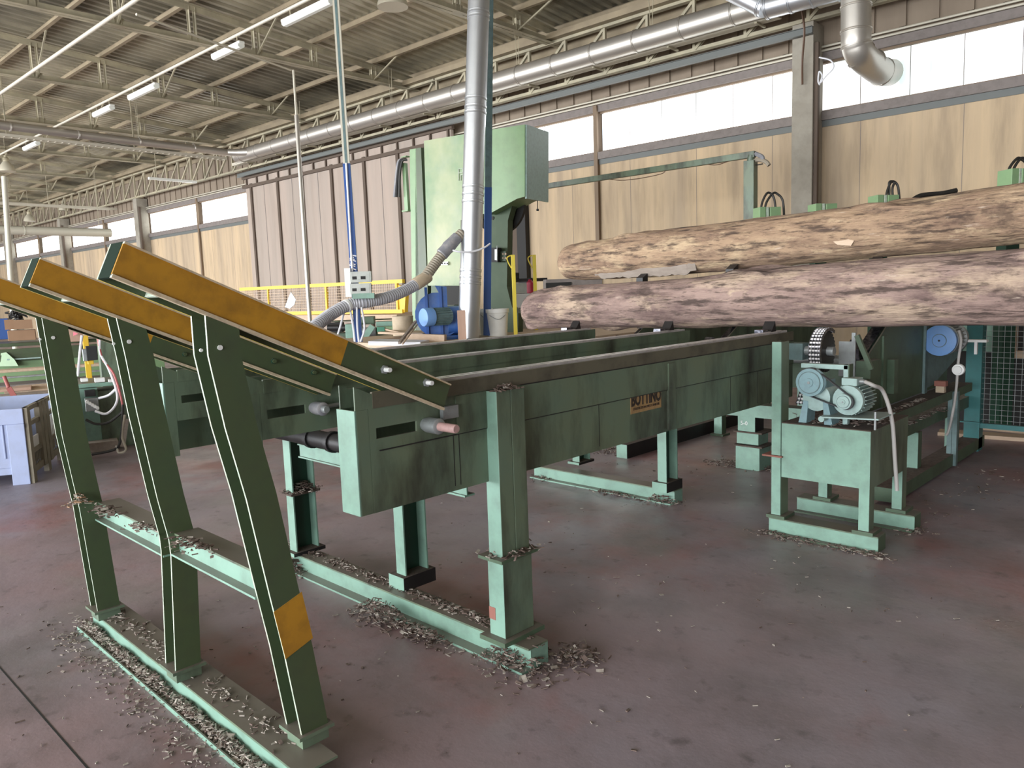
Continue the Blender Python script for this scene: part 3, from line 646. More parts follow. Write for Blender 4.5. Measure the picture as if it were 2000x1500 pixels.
# ---- three chain girders
YE = 5.12
def girder(k, x, deep_near, deep_far, legs, label):
    g = thing('chain_girder', (x-0.09, 3.3, 0), label, 'conveyor')
    w = 0.17; xb = x-w; zt_ = 1.25; zlow = 0.80 if deep_near else 0.985; sz0, sz1 = 1.075, 1.115
    b = B(); t = 0.01; YS = 1.60
    # near side plate with the take-up slot
    for lo, hi in (((x-t, YS, zlow), (x, YE, sz0)), ((x-t, YS, sz1), (x, YE, 1.19)), ((x-t, 1.82, sz0), (x, YE, sz1)), ((x-t, YS, sz0), (x, 1.63, sz1))):
        b.box(lo, hi, 'green')
    b.build('side_plate', parent=g)
    b = B(); b.box((x-t, 1.62, 1.19), (x+0.004, YE, zt_), 'green_rusty' if k == 0 else 'green'); b.box((x-0.026, 1.62, 1.232), (x-t, YE, 1.240), 'green'); b.build('top_flange', parent=g)
    b = B(); b.box((xb, YS, 0.80 if deep_far else 0.985), (xb+t, YE, zt_), 'green', ['green']*5+['bark_dust']); b.box((xb+t, 1.62, 1.12), (x-t, YE, 1.128), 'black_grease_shade'); b.build('back_plate', parent=g)
    # weld ridges
    if k == 0:
        b = B(); b.box((x, 1.64, 1.028), (x+0.004, YE, 1.032), 'black_grease_shade'); b.box((x, 2.40, 1.187), (x+0.0065, YE, 1.191), 'black_grease_shade'); b.build('weld_seam', parent=g)
        b = B(); b.box((x, 3.555, 0.81), (x+0.014, 3.62, 1.175), 'green'); b.build('stiffener', parent=g)
        for yy in (2.0, 2.03, 2.95, 4.25, 4.6):
            b = B(); b.box((x, yy, 0.82), (x+0.0012, yy+0.003, 1.03), 'black_grease_shade'); b.build('drip_line', parent=g)
    # end channel and upper gusset
    zb = 0.80 if (k != 1) else 0.90
    b = B(); b.box((x-0.115, 1.54, zb), (x, 1.548, 1.19), 'green_pale_lit'); b.box((x-0.008, 1.548, zb), (x, YS, 1.19), 'green'); b.box((x-0.115, 1.548, zb), (x-0.107, YS, 1.19), 'green'); b.build('end_channel', parent=g, bevel=0.002)
    b = B(); z_at = lambda y: 1.675-0.4545*(y-0.734)-0.03
    b.prism([(x-0.006, 1.545, 1.19), (x-0.006, 1.64, 1.19), (x-0.006, 1.64, z_at(1.64)), (x-0.006, 1.545, z_at(1.545))], (0.006, 0, 0), 'green'); b.build('gusset_plate', parent=g); b = B()
    b.prism([(x-0.10, 1.545, 1.19), (x-0.10, 1.64, 1.19), (x-0.10, 1.64, z_at(1.64)), (x-0.10, 1.545, z_at(1.545))], (0.006, 0, 0), 'green'); b.build('gusset_plate', parent=g)
    # polished wear rails either side of the chain
    for u in (0.042, 0.082):
        b = B(); b.box((x-u-0.018, 1.90, 1.232), (x-u, YE, 1.259), 'rail_steel'); b.build('wear_rail', parent=g)
    # conveyor chain in the trough
    b = B(); y = 1.75
    while y < YE-0.05:
        for s in (-1, 1): b.box((x-0.120+s*0.014-0.003, y, 1.21), (x-0.120+s*0.014+0.003, y+0.085, 1.24), 'chain_steel')
        b.cyl((x-0.142, y+0.04, 1.225), (x-0.098, y+0.04, 1.225), 0.008, 'chain_steel', n=6); y += 0.092
    b.build('conveyor_chain', parent=g)
    # dogs: pushing blocks riding on the chain
    for yd in (4.96,):
        b = B(); b.prism([(x-0.155, yd-0.02, 1.24), (x-0.155, yd+0.075, 1.24), (x-0.155, yd+0.06, 1.325), (x-0.155, yd+0.02, 1.275)], (0.075, 0, 0), 'black_grease_shade')
        b.box((x-0.15, yd-0.10, 1.245), (x-0.09, yd-0.03, 1.275), 'chain_steel'); b.build('chain_dog', parent=g)
    # take-up bearing
    b = B(); b.lathe((x-0.01, 1.86, 1.095), X_, [(0, 0.022), (0.03, 0.03), (0.095, 0.031), (0.10, 0.024)], 'steel_grey' if k == 0 else 'hose_tape'); b.build('shaft_collar', parent=g, smooth=True)
    b = B(); L = 0.185 if k == 0 else 0.115; b.lathe((x+0.09, 1.86, 1.095), X_, [(0, 0.017), (L-0.095, 0.017), (L-0.09, 0.015)], 'pink_shaft' if k == 0 else 'steel_grey'); b.build('tail_shaft', parent=g, smooth=True, label='bare pinkish shaft end' if k == 0 else None)
    if k: 
        b = B(); b.cyl((x+0.02, 1.88, 1.095), (x+0.02, 2.28, 1.095), 0.010, 'steel_grey', n=8); b.box((x, 2.05, 1.05), (x+0.05, 2.06, 1.14), 'motor_pale'); b.build('tension_screw', parent=g)
    else:
        b = B(); b.box((x+0.01, 1.93, 1.105), (x+0.03, 2.01, 1.155), 'steel_grey'); b.build('tension_screw', parent=g)
    # legs
    for (ly, kind, ztop, lx, collar) in legs:
        if kind == 'box':
            b = B(); b.box((lx-0.082, ly, 0.12), (lx, ly+0.0825, ztop), 'green', ['green', 'green', 'green_pale_lit', 'green', 'green', 'bark_dust']); b.box((lx-0.082, ly+0.0845, 0.12), (lx, ly+0.167, ztop), 'green')  # front face in the lit green, the other sides in the shaded one
            b.box((lx-0.088, ly-0.006, 0.12), (lx+0.006, ly+0.173, 0.47), 'green', ['green', 'green', 'green_pale_lit', 'green', 'green', 'green'])
            b.box((lx-0.078, ly+0.06, 0.12), (lx-0.004, ly+0.11, ztop-0.002), 'black_grease_shade')
            lg = b.build('leg', parent=g, bevel=0.003)
            b = B(); b.box((lx-0.115, ly-0.035, 0.463), (lx+0.03, ly+0.20, 0.477), 'green_mid'); b.build('collar_plate', parent=lg)
            b = B(); b.box((lx-0.0885, ly-0.0075, 0.19), (lx-0.05, ly-0.006, 0.245), 'rust_patch'); b.build('rust_patch', parent=lg)
            b = B(); b.box((lx-0.12, ly-0.04, 0.10), (lx+0.035, ly+0.21, 0.12), 'green_mid'); b.build('base_plate', parent=lg)
        else:
            b = B(); ww, dd = 0.075, 0.15; zb_ = 0.17 if kind == 'blk' else 0.12
            b.box((lx-ww, ly, zb_), (lx, ly+0.008, ztop), 'green_pale_lit'); b.box((lx-ww, ly+dd-0.008, zb_), (lx, ly+dd, ztop), 'green_pale_lit'); b.box((lx-ww, ly+0.008, zb_), (lx-ww+0.008, ly+dd-0.008, ztop), 'green_deep')  # pale flanges and dark web put light and recess shade into the paint
            lg = b.build('leg', parent=g)
            b = B(); b.box((lx-ww-0.03, ly-0.03, 0.10), (lx+0.02, ly+dd+0.03, zb_), 'green_pale_lit', ['green_mid', 'black_grease_shade', 'green_pale_lit', 'green_mid', 'green_mid', 'bark_dust']); b.build('base_plate', parent=lg)  # black side and pale front: shade and light set by face colour
            if collar:
                b = B(); b.box((lx-ww-0.02, ly-0.02, 0.46), (lx+0.02, ly+dd+0.02, 0.472), 'bark_dust'); b.build('collar_plate', parent=lg)
    return g
g1 = girder(0, -2.31, True, False, [(2.19, 'box', 1.187, -2.245, True)], 'nearest chain girder of the log deck with nameplate and box leg')
g2 = girder(1, -3.12, False, False, [(2.29, 'blk', 0.985, -3.06, False), (4.66, 'blk', 0.985, -3.04, False)], 'middle chain girder of the log deck between its two neighbours')
g3 = girder(2, -4.03, False, True, [(2.2, 'plain', 0.985, -3.98, True), (4.98, 'plain', 0.985, -4.12, False)], 'far chain girder of the log deck with a dark deep back plate')
# nameplate, its top tucked behind the upper plate
def text_mesh(b, s, size, origin, right, up, m, depth=0.0008, bold=0.0):
    cu = bpy.data.curves.new('t', 'FONT'); cu.body = s; cu.size = size; cu.align_x = 'CENTER'; cu.extrude = depth; cu.offset = bold; cu.resolution_u = 2
    o = bpy.data.objects.new('t', cu); COL.objects.link(o); bpy.context.view_layer.update()
    dg = bpy.context.evaluated_depsgraph_get(); me = bpy.data.meshes.new_from_object(o.evaluated_get(dg))
    n = V(right).cross(V(up))
    vs = [V(origin)+V(right)*v.co.x+V(up)*v.co.y+n*v.co.z for v in me.vertices]
    b.add(vs, [tuple(p.vertices) for p in me.polygons], m)
    bpy.data.objects.remove(o); bpy.data.curves.remove(cu); bpy.data.meshes.remove(me)
x = -2.31
b = B(); b.box((x, 3.215, 0.943), (x+0.002, 3.495, 1.034), 'plate_yellow'); npl = b.build('nameplate', parent=g1, label='worn yellow nameplate with black lettering')
b = B(); text_mesh(b, 'BOTTINO', 0.062, (x+0.0028, 3.355, 0.984), Y_, Z_*1.45, 'letter', bold=0.0022)
text_mesh(b, 'COSTRUZIONI MECCANICHE', 0.0185, (x+0.0028, 3.355, 0.960), Y_, Z_, 'letter'); b.build('lettering', parent=npl, solid=False)
b = B(); b.box((x, 2.02, 1.032), (x+0.0055, YE, 1.186), 'green'); b.build('cover_strip', parent=g1)
# cross members and base beams
b = B(); chan_x(b, -3.905, -2.49, 2.21, 0.06, 0.695, 0.775, 'green_pale_lit'); b.build('cross_member', label='teal cross channel joining the front legs of the chain girders', cat='beam')
b = B(); b.cyl((-4.0, 2.12, 0.86), (-2.49, 2.12, 0.86), 0.045, 'black_grease_shade', n=16); 
for xx in (-2.7, -2.9, -3.4, -3.6): b.cyl((xx, 2.12, 0.86), (xx+0.03, 2.12, 0.86), 0.056, 'black_grease_shade', n=16)
b.build('idler_shaft', smooth=True, label='thick black greasy shaft under the tail end of the chain girders', cat='shaft')
def base(name, x0, x1, y, lab, w=0.12, ex=0):
    b = B(); b.box((x0, y, 0.092), (x1, y+w, 0.10), 'green'); b.box((x0, y+0.012, 0.01), (x1, y+0.02, 0.092), 'green_pale_lit'); b.box((x0, y-0.045, 0.0), (x1, y+w, 0.01), 'green_pale_lit')
    b.box((x1-0.008, y+0.02, 0.01), (x1, y+w, 0.092), 'green_pale_lit')
    return b.build(name, label=lab, cat='beam')
base('base_beam', -4.25, -2.13, 2.21, 'teal floor beam strewn with bark under the three front legs')
base('base_beam', -4.42, -3.02, 4.72, 'short teal floor beam under the second pair of legs')
b = B(); b.box((-4.30, 5.75, 0.0), (-4.18, 8.4, 0.13), 'green_deep', ['green_mid', 'black_grease_shade', 'green_pale_lit', 'green_mid', 'black_grease_shade', 'bark_dust']); b.build('base_beam', label='long dark floor beam running back behind the deck legs', cat='beam')  # side shade painted black, lit end painted pale
b = B(); b.box((-5.4, 7.6, 0.0), (-5.28, 9.4, 0.13), 'green_deep', ['green_mid', 'black_grease_shade', 'green_pale_lit', 'green_mid', 'black_grease_shade', 'bark_dust']); b.build('base_beam', label='farther dark floor beam glimpsed beneath the girders', cat='beam')  # same painted shade on the side, pale lit end
# big stepped leg with cross beam further back
st = thing('support_leg', (-3.1, 6.05, 0), 'stepped teal leg carrying a cross beam behind the deck', 'support')
b = B(); b.box((-3.19, 6.0, 0.33), (-3.03, 6.16, 0.46), 'green_pale_lit', ['green']*1+['black_grease_shade', 'green_pale_lit', 'green', 'green', 'green']); b.box((-3.20, 6.0, 0.22), (-3.0, 6.18, 0.32), 'green_pale_lit'); b.box((-3.205, 5.99, 0.0), (-2.985, 6.20, 0.20), 'green_pale_lit'); b.build('leg', parent=st, bevel=0.003)  # top block: black side stands for shade, pale front for light
b = B()
for zz in (0.20, 0.32): b.box((-3.22, 5.98, zz), (-2.96, 6.22, zz+0.012), 'bark_dust')
b.build('collar_plate', parent=st)
b = B(); b.prism([(-3.45, 6.0, 0.46), (-2.35, 6.0, 0.455), (-2.35, 6.0, 0.565), (-3.2, 6.0, 0.565)], (0, 0.15, 0), 'green_pale_lit'); b.build('cross_beam', parent=st)
b = B(); text_mesh(b, '5-0', 0.05, (-3.13, 5.998, 0.385), X_, Z_, 'white'); b.build('chalk_mark', parent=st, solid=False, label='white chalk mark')

# ---- drive stand
ds = thing('drive_stand', (-1.87, 4.9, 0), 'pale green sheet steel drive stand with post at the head of the deck', 'machine stand')
b = B(); b.box((-2.186, 4.55, 0.12), (-2.126, 4.562, 1.222), 'green_pale_lit'); b.box((-2.134, 4.562, 0.12), (-2.126, 4.66, 1.222), 'green'); b.box((-2.186, 4.562, 0.12), (-2.178, 4.66, 1.222), 'green'); b.build('post', parent=ds)
b = B(); b.box((-2.24, 4.53, 0.497), (-2.11, 4.69, 0.507), 'rust_patch'); b.build('collar_plate', parent=ds)
b = B(); lo, hi = (-2.12, 4.55, 0.372), (-1.585, 5.2, 0.715)
b.box((lo[0], lo[1], lo[2]), (hi[0], lo[1]+0.006, hi[2]), 'green_pale_lit'); b.box((hi[0]-0.006, lo[1]+0.006, lo[2]), (hi[0], hi[1], hi[2]), 'green'); b.box((lo[0], hi[1]-0.006, lo[2]), (hi[0]-0.006, hi[1], hi[2]), 'green'); b.box((lo[0], lo[1]+0.006, lo[2]), (lo[0]+0.006, hi[1]-0.006, hi[2]), 'green')
b.box((lo[0], lo[1], hi[2]), (hi[0], hi[1], hi[2]+0.006), 'bark_dust'); b.build('cabinet', parent=ds)
for (a, c) in ((-1.645, 4.55), (-2.12, 5.12), (-1.645, 5.12)):
    b = B(); b.box((a, c, 0.12), (a+0.06, c+0.08, 0.372), 'green_pale_lit', ['green', 'green', 'green_pale_lit', 'green', 'green', 'green']); b.build('leg', parent=ds)
for a, c in ((-2.18, 4.55), (-1.645, 4.55), (-2.12, 5.12), (-1.645, 5.12)):
    b = B(); b.box((a-0.03, c-0.02, 0.10), (a+0.09, c+0.13, 0.12), 'green_mid'); b.build('base_plate', parent=ds)
for y, x0, x1 in ((4.54, -2.20, -1.53), (5.09, -2.26, -1.50)):
    b = B(); b.box((x0, y, 0.092), (x1, y+0.13, 0.10), 'green'); b.box((x0, y+0.008, 0.01), (x1, y+0.016, 0.092), 'green_pale_lit'); b.box((x0, y-0.04, 0), (x1, y+0.13, 0.01), 'green_mid'); b.box((x1-0.008, y+0.016, 0.01), (x1, y+0.13, 0.092), 'green_mid'); b.build('floor_beam', parent=ds)
# gear reducer with big pulley
gr = thing('gear_reducer', (-1.92, 4.75, 0.721), 'grey-blue gear reducer with a large belt pulley on the drive stand', 'gearbox')
def pulley(c, r, w, m, par):
    b = B(); c = V(c)
    b.lathe(c, Y_, [(-0.0, r*0.30), (0.0, r*0.30), (0.001, r), (0.012, r), (0.018, r*0.86), (0.026, r), (0.032, r*0.86), (0.040, r), (w, r)], m, n=36, ms=['x']*0 or None)
    b.lathe(c-Y_*0.004, Y_, [(0, r*0.60), (0.004, r*0.62), (0.005, r*0.60)], m, n=36)
    b.lathe(c-Y_*0.010, Y_, [(0, r*0.30), (0.010, r*0.33)], m, n=24)
    o = b.build('pulley', parent=par, smooth=True)
    b = B(); b.lathe(c-Y_*0.0045, Y_, [(0.0, r*0.80), (0.0038, r*0.80)], 'bracket_blue', n=36); b.lathe(c-Y_*0.0052, Y_, [(0, r*0.74), (0.003, r*0.74)], m, n=36); b.lathe(c-Y_*0.014, Y_, [(0, r*0.10), (0.006, r*0.10)], 'steel_grey', n=12); b.build('pulley_hub', parent=o, smooth=True)
    return o
PC = V((-1.935, 4.55, 0.985)); MC = V((-1.735, 4.56, 0.882))
pulley(PC-Y_*0.03, 0.084, 0.05, 'motor_teal', gr)
b = B(); b.lathe((-1.93, 4.60, 0.885), Y_, [(0, 0.05), (0.01, 0.085), (0.15, 0.085), (0.17, 0.05)], 'motor_pale', n=28); b.cyl((-1.935, 4.55, 0.985), (-1.935, 4.66, 0.985), 0.025, 'steel_grey'); b.box((-2.0, 4.62, 0.88), (-1.87, 4.75, 0.99), 'motor_teal'); b.build('gear_housing', parent=gr, smooth=True)
for sx in (-1, 1):
    b = B(); b.prism([(-1.93+sx*0.045, 4.6, 0.86), (-1.93+sx*0.075, 4.6, 0.86), (-1.93+sx*0.105, 4.6, 0.722), (-1.93+sx*0.055, 4.6, 0.722)], (0, 0.12, 0), 'motor_teal'); b.build('foot', parent=gr)
# motor with fins
mo = thing('electric_motor', (-1.69, 4.75, 0.74), 'pale finned electric motor with a small pulley on the drive stand', 'motor')
pulley(MC-Y_*0.035, 0.046, 0.05, 'motor_pale', mo)
b = B(); b.lathe(MC+Y_*0.03, Y_, [(0, 0.04), (0.002, 0.088), (0.03, 0.09), (0.035, 0.075)], 'motor_pale', n=32); b.build('end_flange', parent=mo, smooth=True)
b = B(); b.lathe(MC+Y_*0.06, Y_, [(0, 0.070), (0.2, 0.070)], 'bracket_blue', n=24)
for k in range(26):
    a = 2*PI*k/26; dd = V((math.cos(a), 0, math.sin(a))); b.frame(MC+Y_*0.155+dd*0.082, (dd, Y_, dd.cross(Y_)), (0.026, 0.17, 0.005), 'motor_pale')
b.build('finned_body', parent=mo)
b = B(); b.box(MC+V((-0.045, 0.05, 0.085)), MC+V((0.045, 0.15, 0.13)), 'motor_pale'); b.cyl(MC+V((0.045, 0.09, 0.11)), MC+V((0.075, 0.09, 0.11)), 0.014, 'steel_grey'); b.build('terminal_box', parent=mo, bevel=0.004)
b = B(); b.frame(MC+V((0.03, 0.12, -0.098)), (V((1, 0.1, 0.03)), Y_, Z_), (0.32, 0.28, 0.008), 'motor_pale'); b.cyl(MC+V((-0.13, -0.03, -0.115)), MC+V((-0.13, 0.25, -0.115)), 0.018, 'motor_pale'); b.cyl(MC+V((0.17, 0, -0.155)), MC+V((0.17, 0, -0.05)), 0.007, 'steel_grey'); b.build('hinged_base', parent=mo)
# belt
b = B(); pts = []
for c, r, a0, a1 in ((PC, 0.080, R(72), R(258)), (MC, 0.043, R(-102), R(72))):
    for k in range(13):
        a = a0+(a1-a0)*k/12; pts.append(V((c.x+r*math.cos(a), 0, c.z+r*math.sin(a))))
n = len(pts); rings = [[p+Y_*4.538, p+Y_*4.562, p+Y_*4.562+(p-V((PC.lerp(MC, 0.5).x, 0, PC.lerp(MC, 0.5).z))).normalized()*0.011, p+Y_*4.538+(p-V((PC.lerp(MC, 0.5).x, 0, PC.lerp(MC, 0.5).z))).normalized()*0.011] for p in pts]
vs = [p for r_ in rings for p in r_]; fs = []
for i in range(n):
    for j in range(4): fs.append((i*4+j, i*4+(j+1) % 4, ((i+1) % n)*4+(j+1) % 4, ((i+1) % n)*4+j))
b.add(vs, fs, 'belt'); b.build('drive_belt', label='dark grey V-belt running between the two grey pulleys', cat='belt')
# angle guard frame
b = B(); b.box((-2.05, 4.66, 1.055), (-1.76, 4.70, 1.085), 'motor_pale'); b.box((-1.79, 4.66, 0.80), (-1.76, 4.70, 1.085), 'motor_pale'); b.box((-1.76, 4.655, 0.80), (-1.752, 4.72, 1.09), 'green_mid'); b.box((-1.79, 4.66, 0.722), (-1.76, 4.70, 0.80), 'motor_pale')
b.build('guard_bracket', bevel=0.004, label='pale angle iron guard bracket behind the large pulley', cat='bracket')
# conduit from motor terminal box down to the floor side
a = MC+V((0.075, 0.09, 0.11))
b = B(); b.tube([a, a+V((0.05, 0, -0.02)), onY(1725, 765, 4.75), onY(1742, 820, 4.78), onY(1748, 900, 4.8), onY(1752, 958, 4.82)], 0.012, 'conduit_grey', n=10); b.build('cable_conduit', smooth=True, label='grey flexible conduit drooping from the finned motor beside the drive stand', cat='cable')
# sprocket, double roller chain
sp = thing('chain_sprocket', (-2.06, 4.98, 0.95), 'large black sprocket wheel behind the belt pulleys', 'sprocket')
SC = V((-2.10, 5.03, 1.13))
b = B(); b.lathe(SC+X_*0.015, X_, [(0, 0.03), (0.001, 0.125), (0.05, 0.125), (0.052, 0.03)], 'black_grease_shade', n=40)
for k in range(30):
    a = 2*PI*k/30; dd = V((0, math.cos(a), math.sin(a))); b.frame(SC+X_*0.04+dd*0.13, (dd, X_, dd.cross(X_)), (0.016, 0.045, 0.012), 'black_grease_shade')
b.build('sprocket_wheel', parent=sp)
b = B(); b.cyl(SC-X_*0.12, SC+X_*0.11, 0.03, 'steel_grey'); b.box(SC+V((-0.18, -0.05, -0.06)), SC+V((-0.08, 0.05, 0.05)), 'bracket_blue'); b.build('sprocket_shaft', parent=sp)
b = B(); path = []
for k in range(14): a = R(60)+R(150)*k/13; path.append(V((SC.x+0.04, SC.y+0.145*math.cos(a), SC.z+0.145*math.sin(a))))
e = V((SC.x+0.02, 4.74, 0.80)); 
for k in range(1, 14): path.append(path[13].lerp(e, k/13))
acc = [path[0]]
L = sum((path[i+1]-path[i]).length for i in range(len(path)-1)); n = int(L/0.026)
def along(t):
    s = t*L
    for i in range(len(path)-1):
        q = (path[i+1]-path[i]).length
        if s <= q: return path[i].lerp(path[i+1], s/q), (path[i+1]-path[i]).normalized()
        s -= q
    return path[-1], (path[-1]-path[-2]).normalized()
for k in range(n):
    p, d = along(k/n); nn = d.cross(X_)
    b.cyl(p-X_*0.034, p+X_*0.034, 0.0085, 'rail_steel', n=10)
    for xx in (-0.036, -0.016, 0.004, 0.024, 0.037): b.frame(p+X_*xx, (X_, d, nn), (0.004, 0.024, 0.019), 'chain_steel')
b.build('roller_chain', label='shiny double roller chain wrapping the black sprocket', cat='chain')

# ---- second stage: inclined deck behind, rising to the saw
ic = thing('incline_deck', (-3.0, 6.4, 0), 'dark green inclined chain deck rising behind the nearest log', 'conveyor')
def side(x, m='green'):
    b = B(); b.prism([(x, 5.50, 0.66), (x, 7.4, 0.66), (x, 7.4, 1.42), (x, 6.45, 1.42), (x, 5.93, 1.27), (x, 5.50, 1.05)], (-0.01, 0, 0), m); return b
side(-1.95, 'green_mid').build('side_plate', parent=ic, label='nearest side plate')
side(-3.12).build('side_plate', parent=ic); side(-4.03).build('side_plate', parent=ic)
b = B(); b.box((-1.95, 5.78, 0.66), (-1.935, 5.84, 1.18), 'green_mid'); b.box((-1.95, 6.72, 0.62), (-1.93, 6.78, 1.25), 'bracket_blue'); b.build('stiffener', parent=ic)
for x in (-2.05, -3.2, -4.1):
    b = B(); p0, p1 = V((x, 5.42, 0.94)), V((x, 6.35, 1.415)); d = (p1-p0).normalized(); n = d.cross(X_)
    b.frame((p0+p1)/2, (X_, d, n), (0.08, (p1-p0).length, 0.02), 'chain_steel'); b.build('incline_chain', parent=ic)
    b = B(); q = p0.lerp(p1, 0.12)
    b.prism([q+V((-0.04, 0, 0)), q+V((-0.04, 0.06, 0.03)), q+V((-0.04, 0.03, 0.17)), q+V((-0.04, -0.03, 0.11))], (0.08, 0, 0), 'chain_steel'); b.build('chain_dog', parent=ic)
    b = B(); q = V((x, 5.98, 1.41 if x < -3.9 else 1.45)); b.prism([q+V((-0.035, -0.10, -0.2)), q+V((-0.035, 0.0, -0.2)), q+V((-0.035, -0.02, 0.30)), q+V((-0.035, -0.10, 0.26)), q+V((-0.035, -0.115, 0.1))], (0.07, 0, 0), 'black_grease_shade'); b.build('upper_dog', parent=ic)
b = B(); b.box((-1.95, 5.42, 0.58), (-1.80, 7.6, 0.65), 'green_mid', ['green_mid']*5+['bark_dust']); b.build('lower_rail', parent=ic)
b = B(); b.box((-2.0, 5.5, 0.40), (-1.87, 8.0, 0.50), 'green_mid', ['green_mid']*5+['chip_pale']); b.build('lower_rail', parent=ic)
for (x, y) in ((-1.94, 6.32), (-1.94, 7.35), (-3.2, 7.2), (-4.1, 7.2)):
    b = B(); b.box((x, y, 0.0), (x+0.09, y+0.09, 0.40 if x > -2 else 0.66), 'green_mid', ['green_mid', 'green_mid', 'green_pale_lit', 'green_mid', 'green_mid', 'green_mid']); b.box((x-0.03, y-0.03, 0), (x+0.12, y+0.12, 0.02), 'green_mid'); b.build('leg', parent=ic)
b = B(); b.box((-1.92, 5.6, 0.02), (-1.78, 8.0, 0.12), 'green_mid', ['green_mid']*5+['chip_dark']); b.build('floor_beam', parent=ic)
for x in (-2.9, -3.9):
    b = B(); b.box((x, 5.9, 0.75), (x+1.0, 5.98, 1.0), 'green_mid'); b.build('cross_beam', parent=ic)
b = B(); b.cyl((-4.1, 5.55, 1.02), (-2.15, 5.55, 1.02), 0.035, 'steel_grey'); b.build('head_shaft', parent=ic)
# levers and brackets in the gap behind the sprocket
lv = thing('tipping_lever', (-1.98, 5.32, 0.8), 'dark slanting lever arm beside the shiny chain dogs', 'lever')
b = B(); p0, p1 = onY(1674, 655, 5.3), onY(1702, 722, 5.3); d = (p1-p0).normalized(); b.frame((p0+p1)/2, (d, Y_, d.cross(Y_)), ((p1-p0).length, 0.03, 0.03), 'green_mid'); b.build('arm', parent=lv)
b = B(); p0 = onY(1668, 650, 5.34); b.box(p0+V((-0.015, 0, -0.30)), p0+V((0.01, 0.012, 0)), 'steel_grey'); b.box(p0+V((-0.10, 0, -0.30)), p0+V((-0.015, 0.012, -0.06)), 'steel_grey'); b.build('bracket', parent=lv)
b = B(); b.box(onY(1672, 705, 5.36), onY(1700, 740, 5.36)+V((0, 0.2, 0)), 'green_mid'); b.build('block', parent=lv)
# motor with blue fan cover on its bracket
bm_ = thing('capped_motor', (-1.85, 7.0, 1.0), 'electric motor with a pale blue round cover on the inclined deck', 'motor')
c = onY(1836, 665, 6.75)
b = B(); b.lathe(c-Y_*0.02, Y_, [(0, 0.105), (0.004, 0.122), (0.03, 0.124), (0.05, 0.115)], 'blue_cap', n=36); b.lathe(c-Y_*0.024, Y_, [(0, 0.052), (0.005, 0.054)], 'bracket_blue', n=28); b.lathe(c-Y_*0.026, Y_, [(0, 0.048), (0.005, 0.049)], 'blue_cap', n=28); b.lathe(c-Y_*0.03, Y_, [(0, 0.008), (0.01, 0.008)], 'dark', n=10); b.build('fan_cover', parent=bm_, smooth=True)
b = B(); b.lathe(c+Y_*0.03, Y_, [(0, 0.125), (0.03, 0.125), (0.04, 0.10), (0.26, 0.10), (0.27, 0.12), (0.32, 0.12), (0.33, 0.05)], 'steel_grey', n=28)
for k in range(24):
    a = 2*PI*k/24; dd = V((math.cos(a), 0, math.sin(a))); b.frame(c+Y_*0.18+dd*0.108, (dd, Y_, dd.cross(Y_)), (0.022, 0.20, 0.005), 'steel_grey')
b.build('finned_body', parent=bm_, smooth=False)
b = B(); y = c.y+0.02
b.prism([(onX(1808, 668, -1.93)), onX(1890, 672, -1.93), onX(1868, 700, -1.93), onX(1822, 752, -1.93), onX(1806, 760, -1.93)], (-0.01, 0, 0), 'bracket_blue'); b.build('mounting_bracket', parent=bm_)
b = B(); q = onY(1895, 668, 7.1); b.box(q+V((-0.02, -0.02, 0)), q+V((0.12, 0.05, 0.02)), 'white'); b.box(q+V((0.03, 0, -0.10)), q+V((0.05, 0.03, 0)), 'white'); b.build('cable_clip', parent=bm_)
y = 6.6
b = B(); b.tube([onY(1873, 645, y), onY(1877, 665, y), onY(1873, 695, y), onY(1871, 712, y)], 0.010, 'conduit_grey', n=8); b.tube([onY(1870, 730, y), onY(1868, 755, y), onY(1862, 800, y), onY(1853, 840, y), onY(1848, 850, y)], 0.010, 'conduit_grey', n=8)
ho = b.build('flexible_conduit', smooth=True, label='pale conduit hanging from the blue capped motor with a round white switch', cat='cable')
b = B(); q = onY(1872, 722, y-0.01); b.lathe(q-Y_*0.03, Y_, [(0, 0.028), (0.012, 0.03), (0.014, 0.042), (0.04, 0.045)], 'white', n=24); b.build('round_switch', parent=ho, smooth=True)
b = B(); q = onY(1836, 752, 6.5); b.box(q+V((-0.03, 0, -0.06)), q+V((0.03, 0.05, 0.02)), 'drum_tan'); b.box(q+V((-0.04, -0.005, -0.01)), q+V((0.04, 0.055, 0.03)), 'rust_patch'); b.build('limit_switch', label='small rusty limit switch box on the lower rail under the blue motor', cat='switch box')
for k, px in enumerate((1852, 1862)):
    b = B(); q = onY(px, 765, 7.0); b.box((q.x, 7.0, 0.02), (q.x+0.035, 7.05, q.z), 'bracket_blue'); b.build('thin_post', label=['left', 'right'][k]+' of two thin dark posts under the lower rail', cat='post')
# ---- teal post and mesh guard at the right edge
pg = thing('mesh_guard', (-1.6, 7.85, 0), 'teal post and wire mesh guard panel at the right edge', 'guard fence')
b = B(); b.box((-1.905, 7.80, 0.0), (-1.79, 7.86, 1.5), 'teal'); b.box((-1.79, 7.80, 0), (-1.78, 7.93, 1.5), 'teal'); b.box((-1.93, 7.77, 0.26), (-1.77, 7.95, 0.272), 'teal'); b.build('post', parent=pg)
b = B(); b.box((-1.78, 7.81, 0.215), (-0.25, 7.86, 0.26), 'teal'); b.box((-1.78, 7.81, 1.45), (-0.25, 7.86, 1.49), 'teal'); b.box((-0.30, 7.81, 0.26), (-0.25, 7.86, 1.45), 'teal'); b.build('frame', parent=pg)
b = B(); x = -1.76
while x < -0.32: b.cyl((x, 7.84, 0.262), (x, 7.84, 1.45), 0.0022, 'steel_grey', n=5); x += 0.047
z = 0.29
while z < 1.45: b.cyl((-1.78, 7.843, z), (-0.30, 7.843, z), 0.0022, 'steel_grey', n=5); z += 0.047
b.build('wire_mesh', parent=pg)
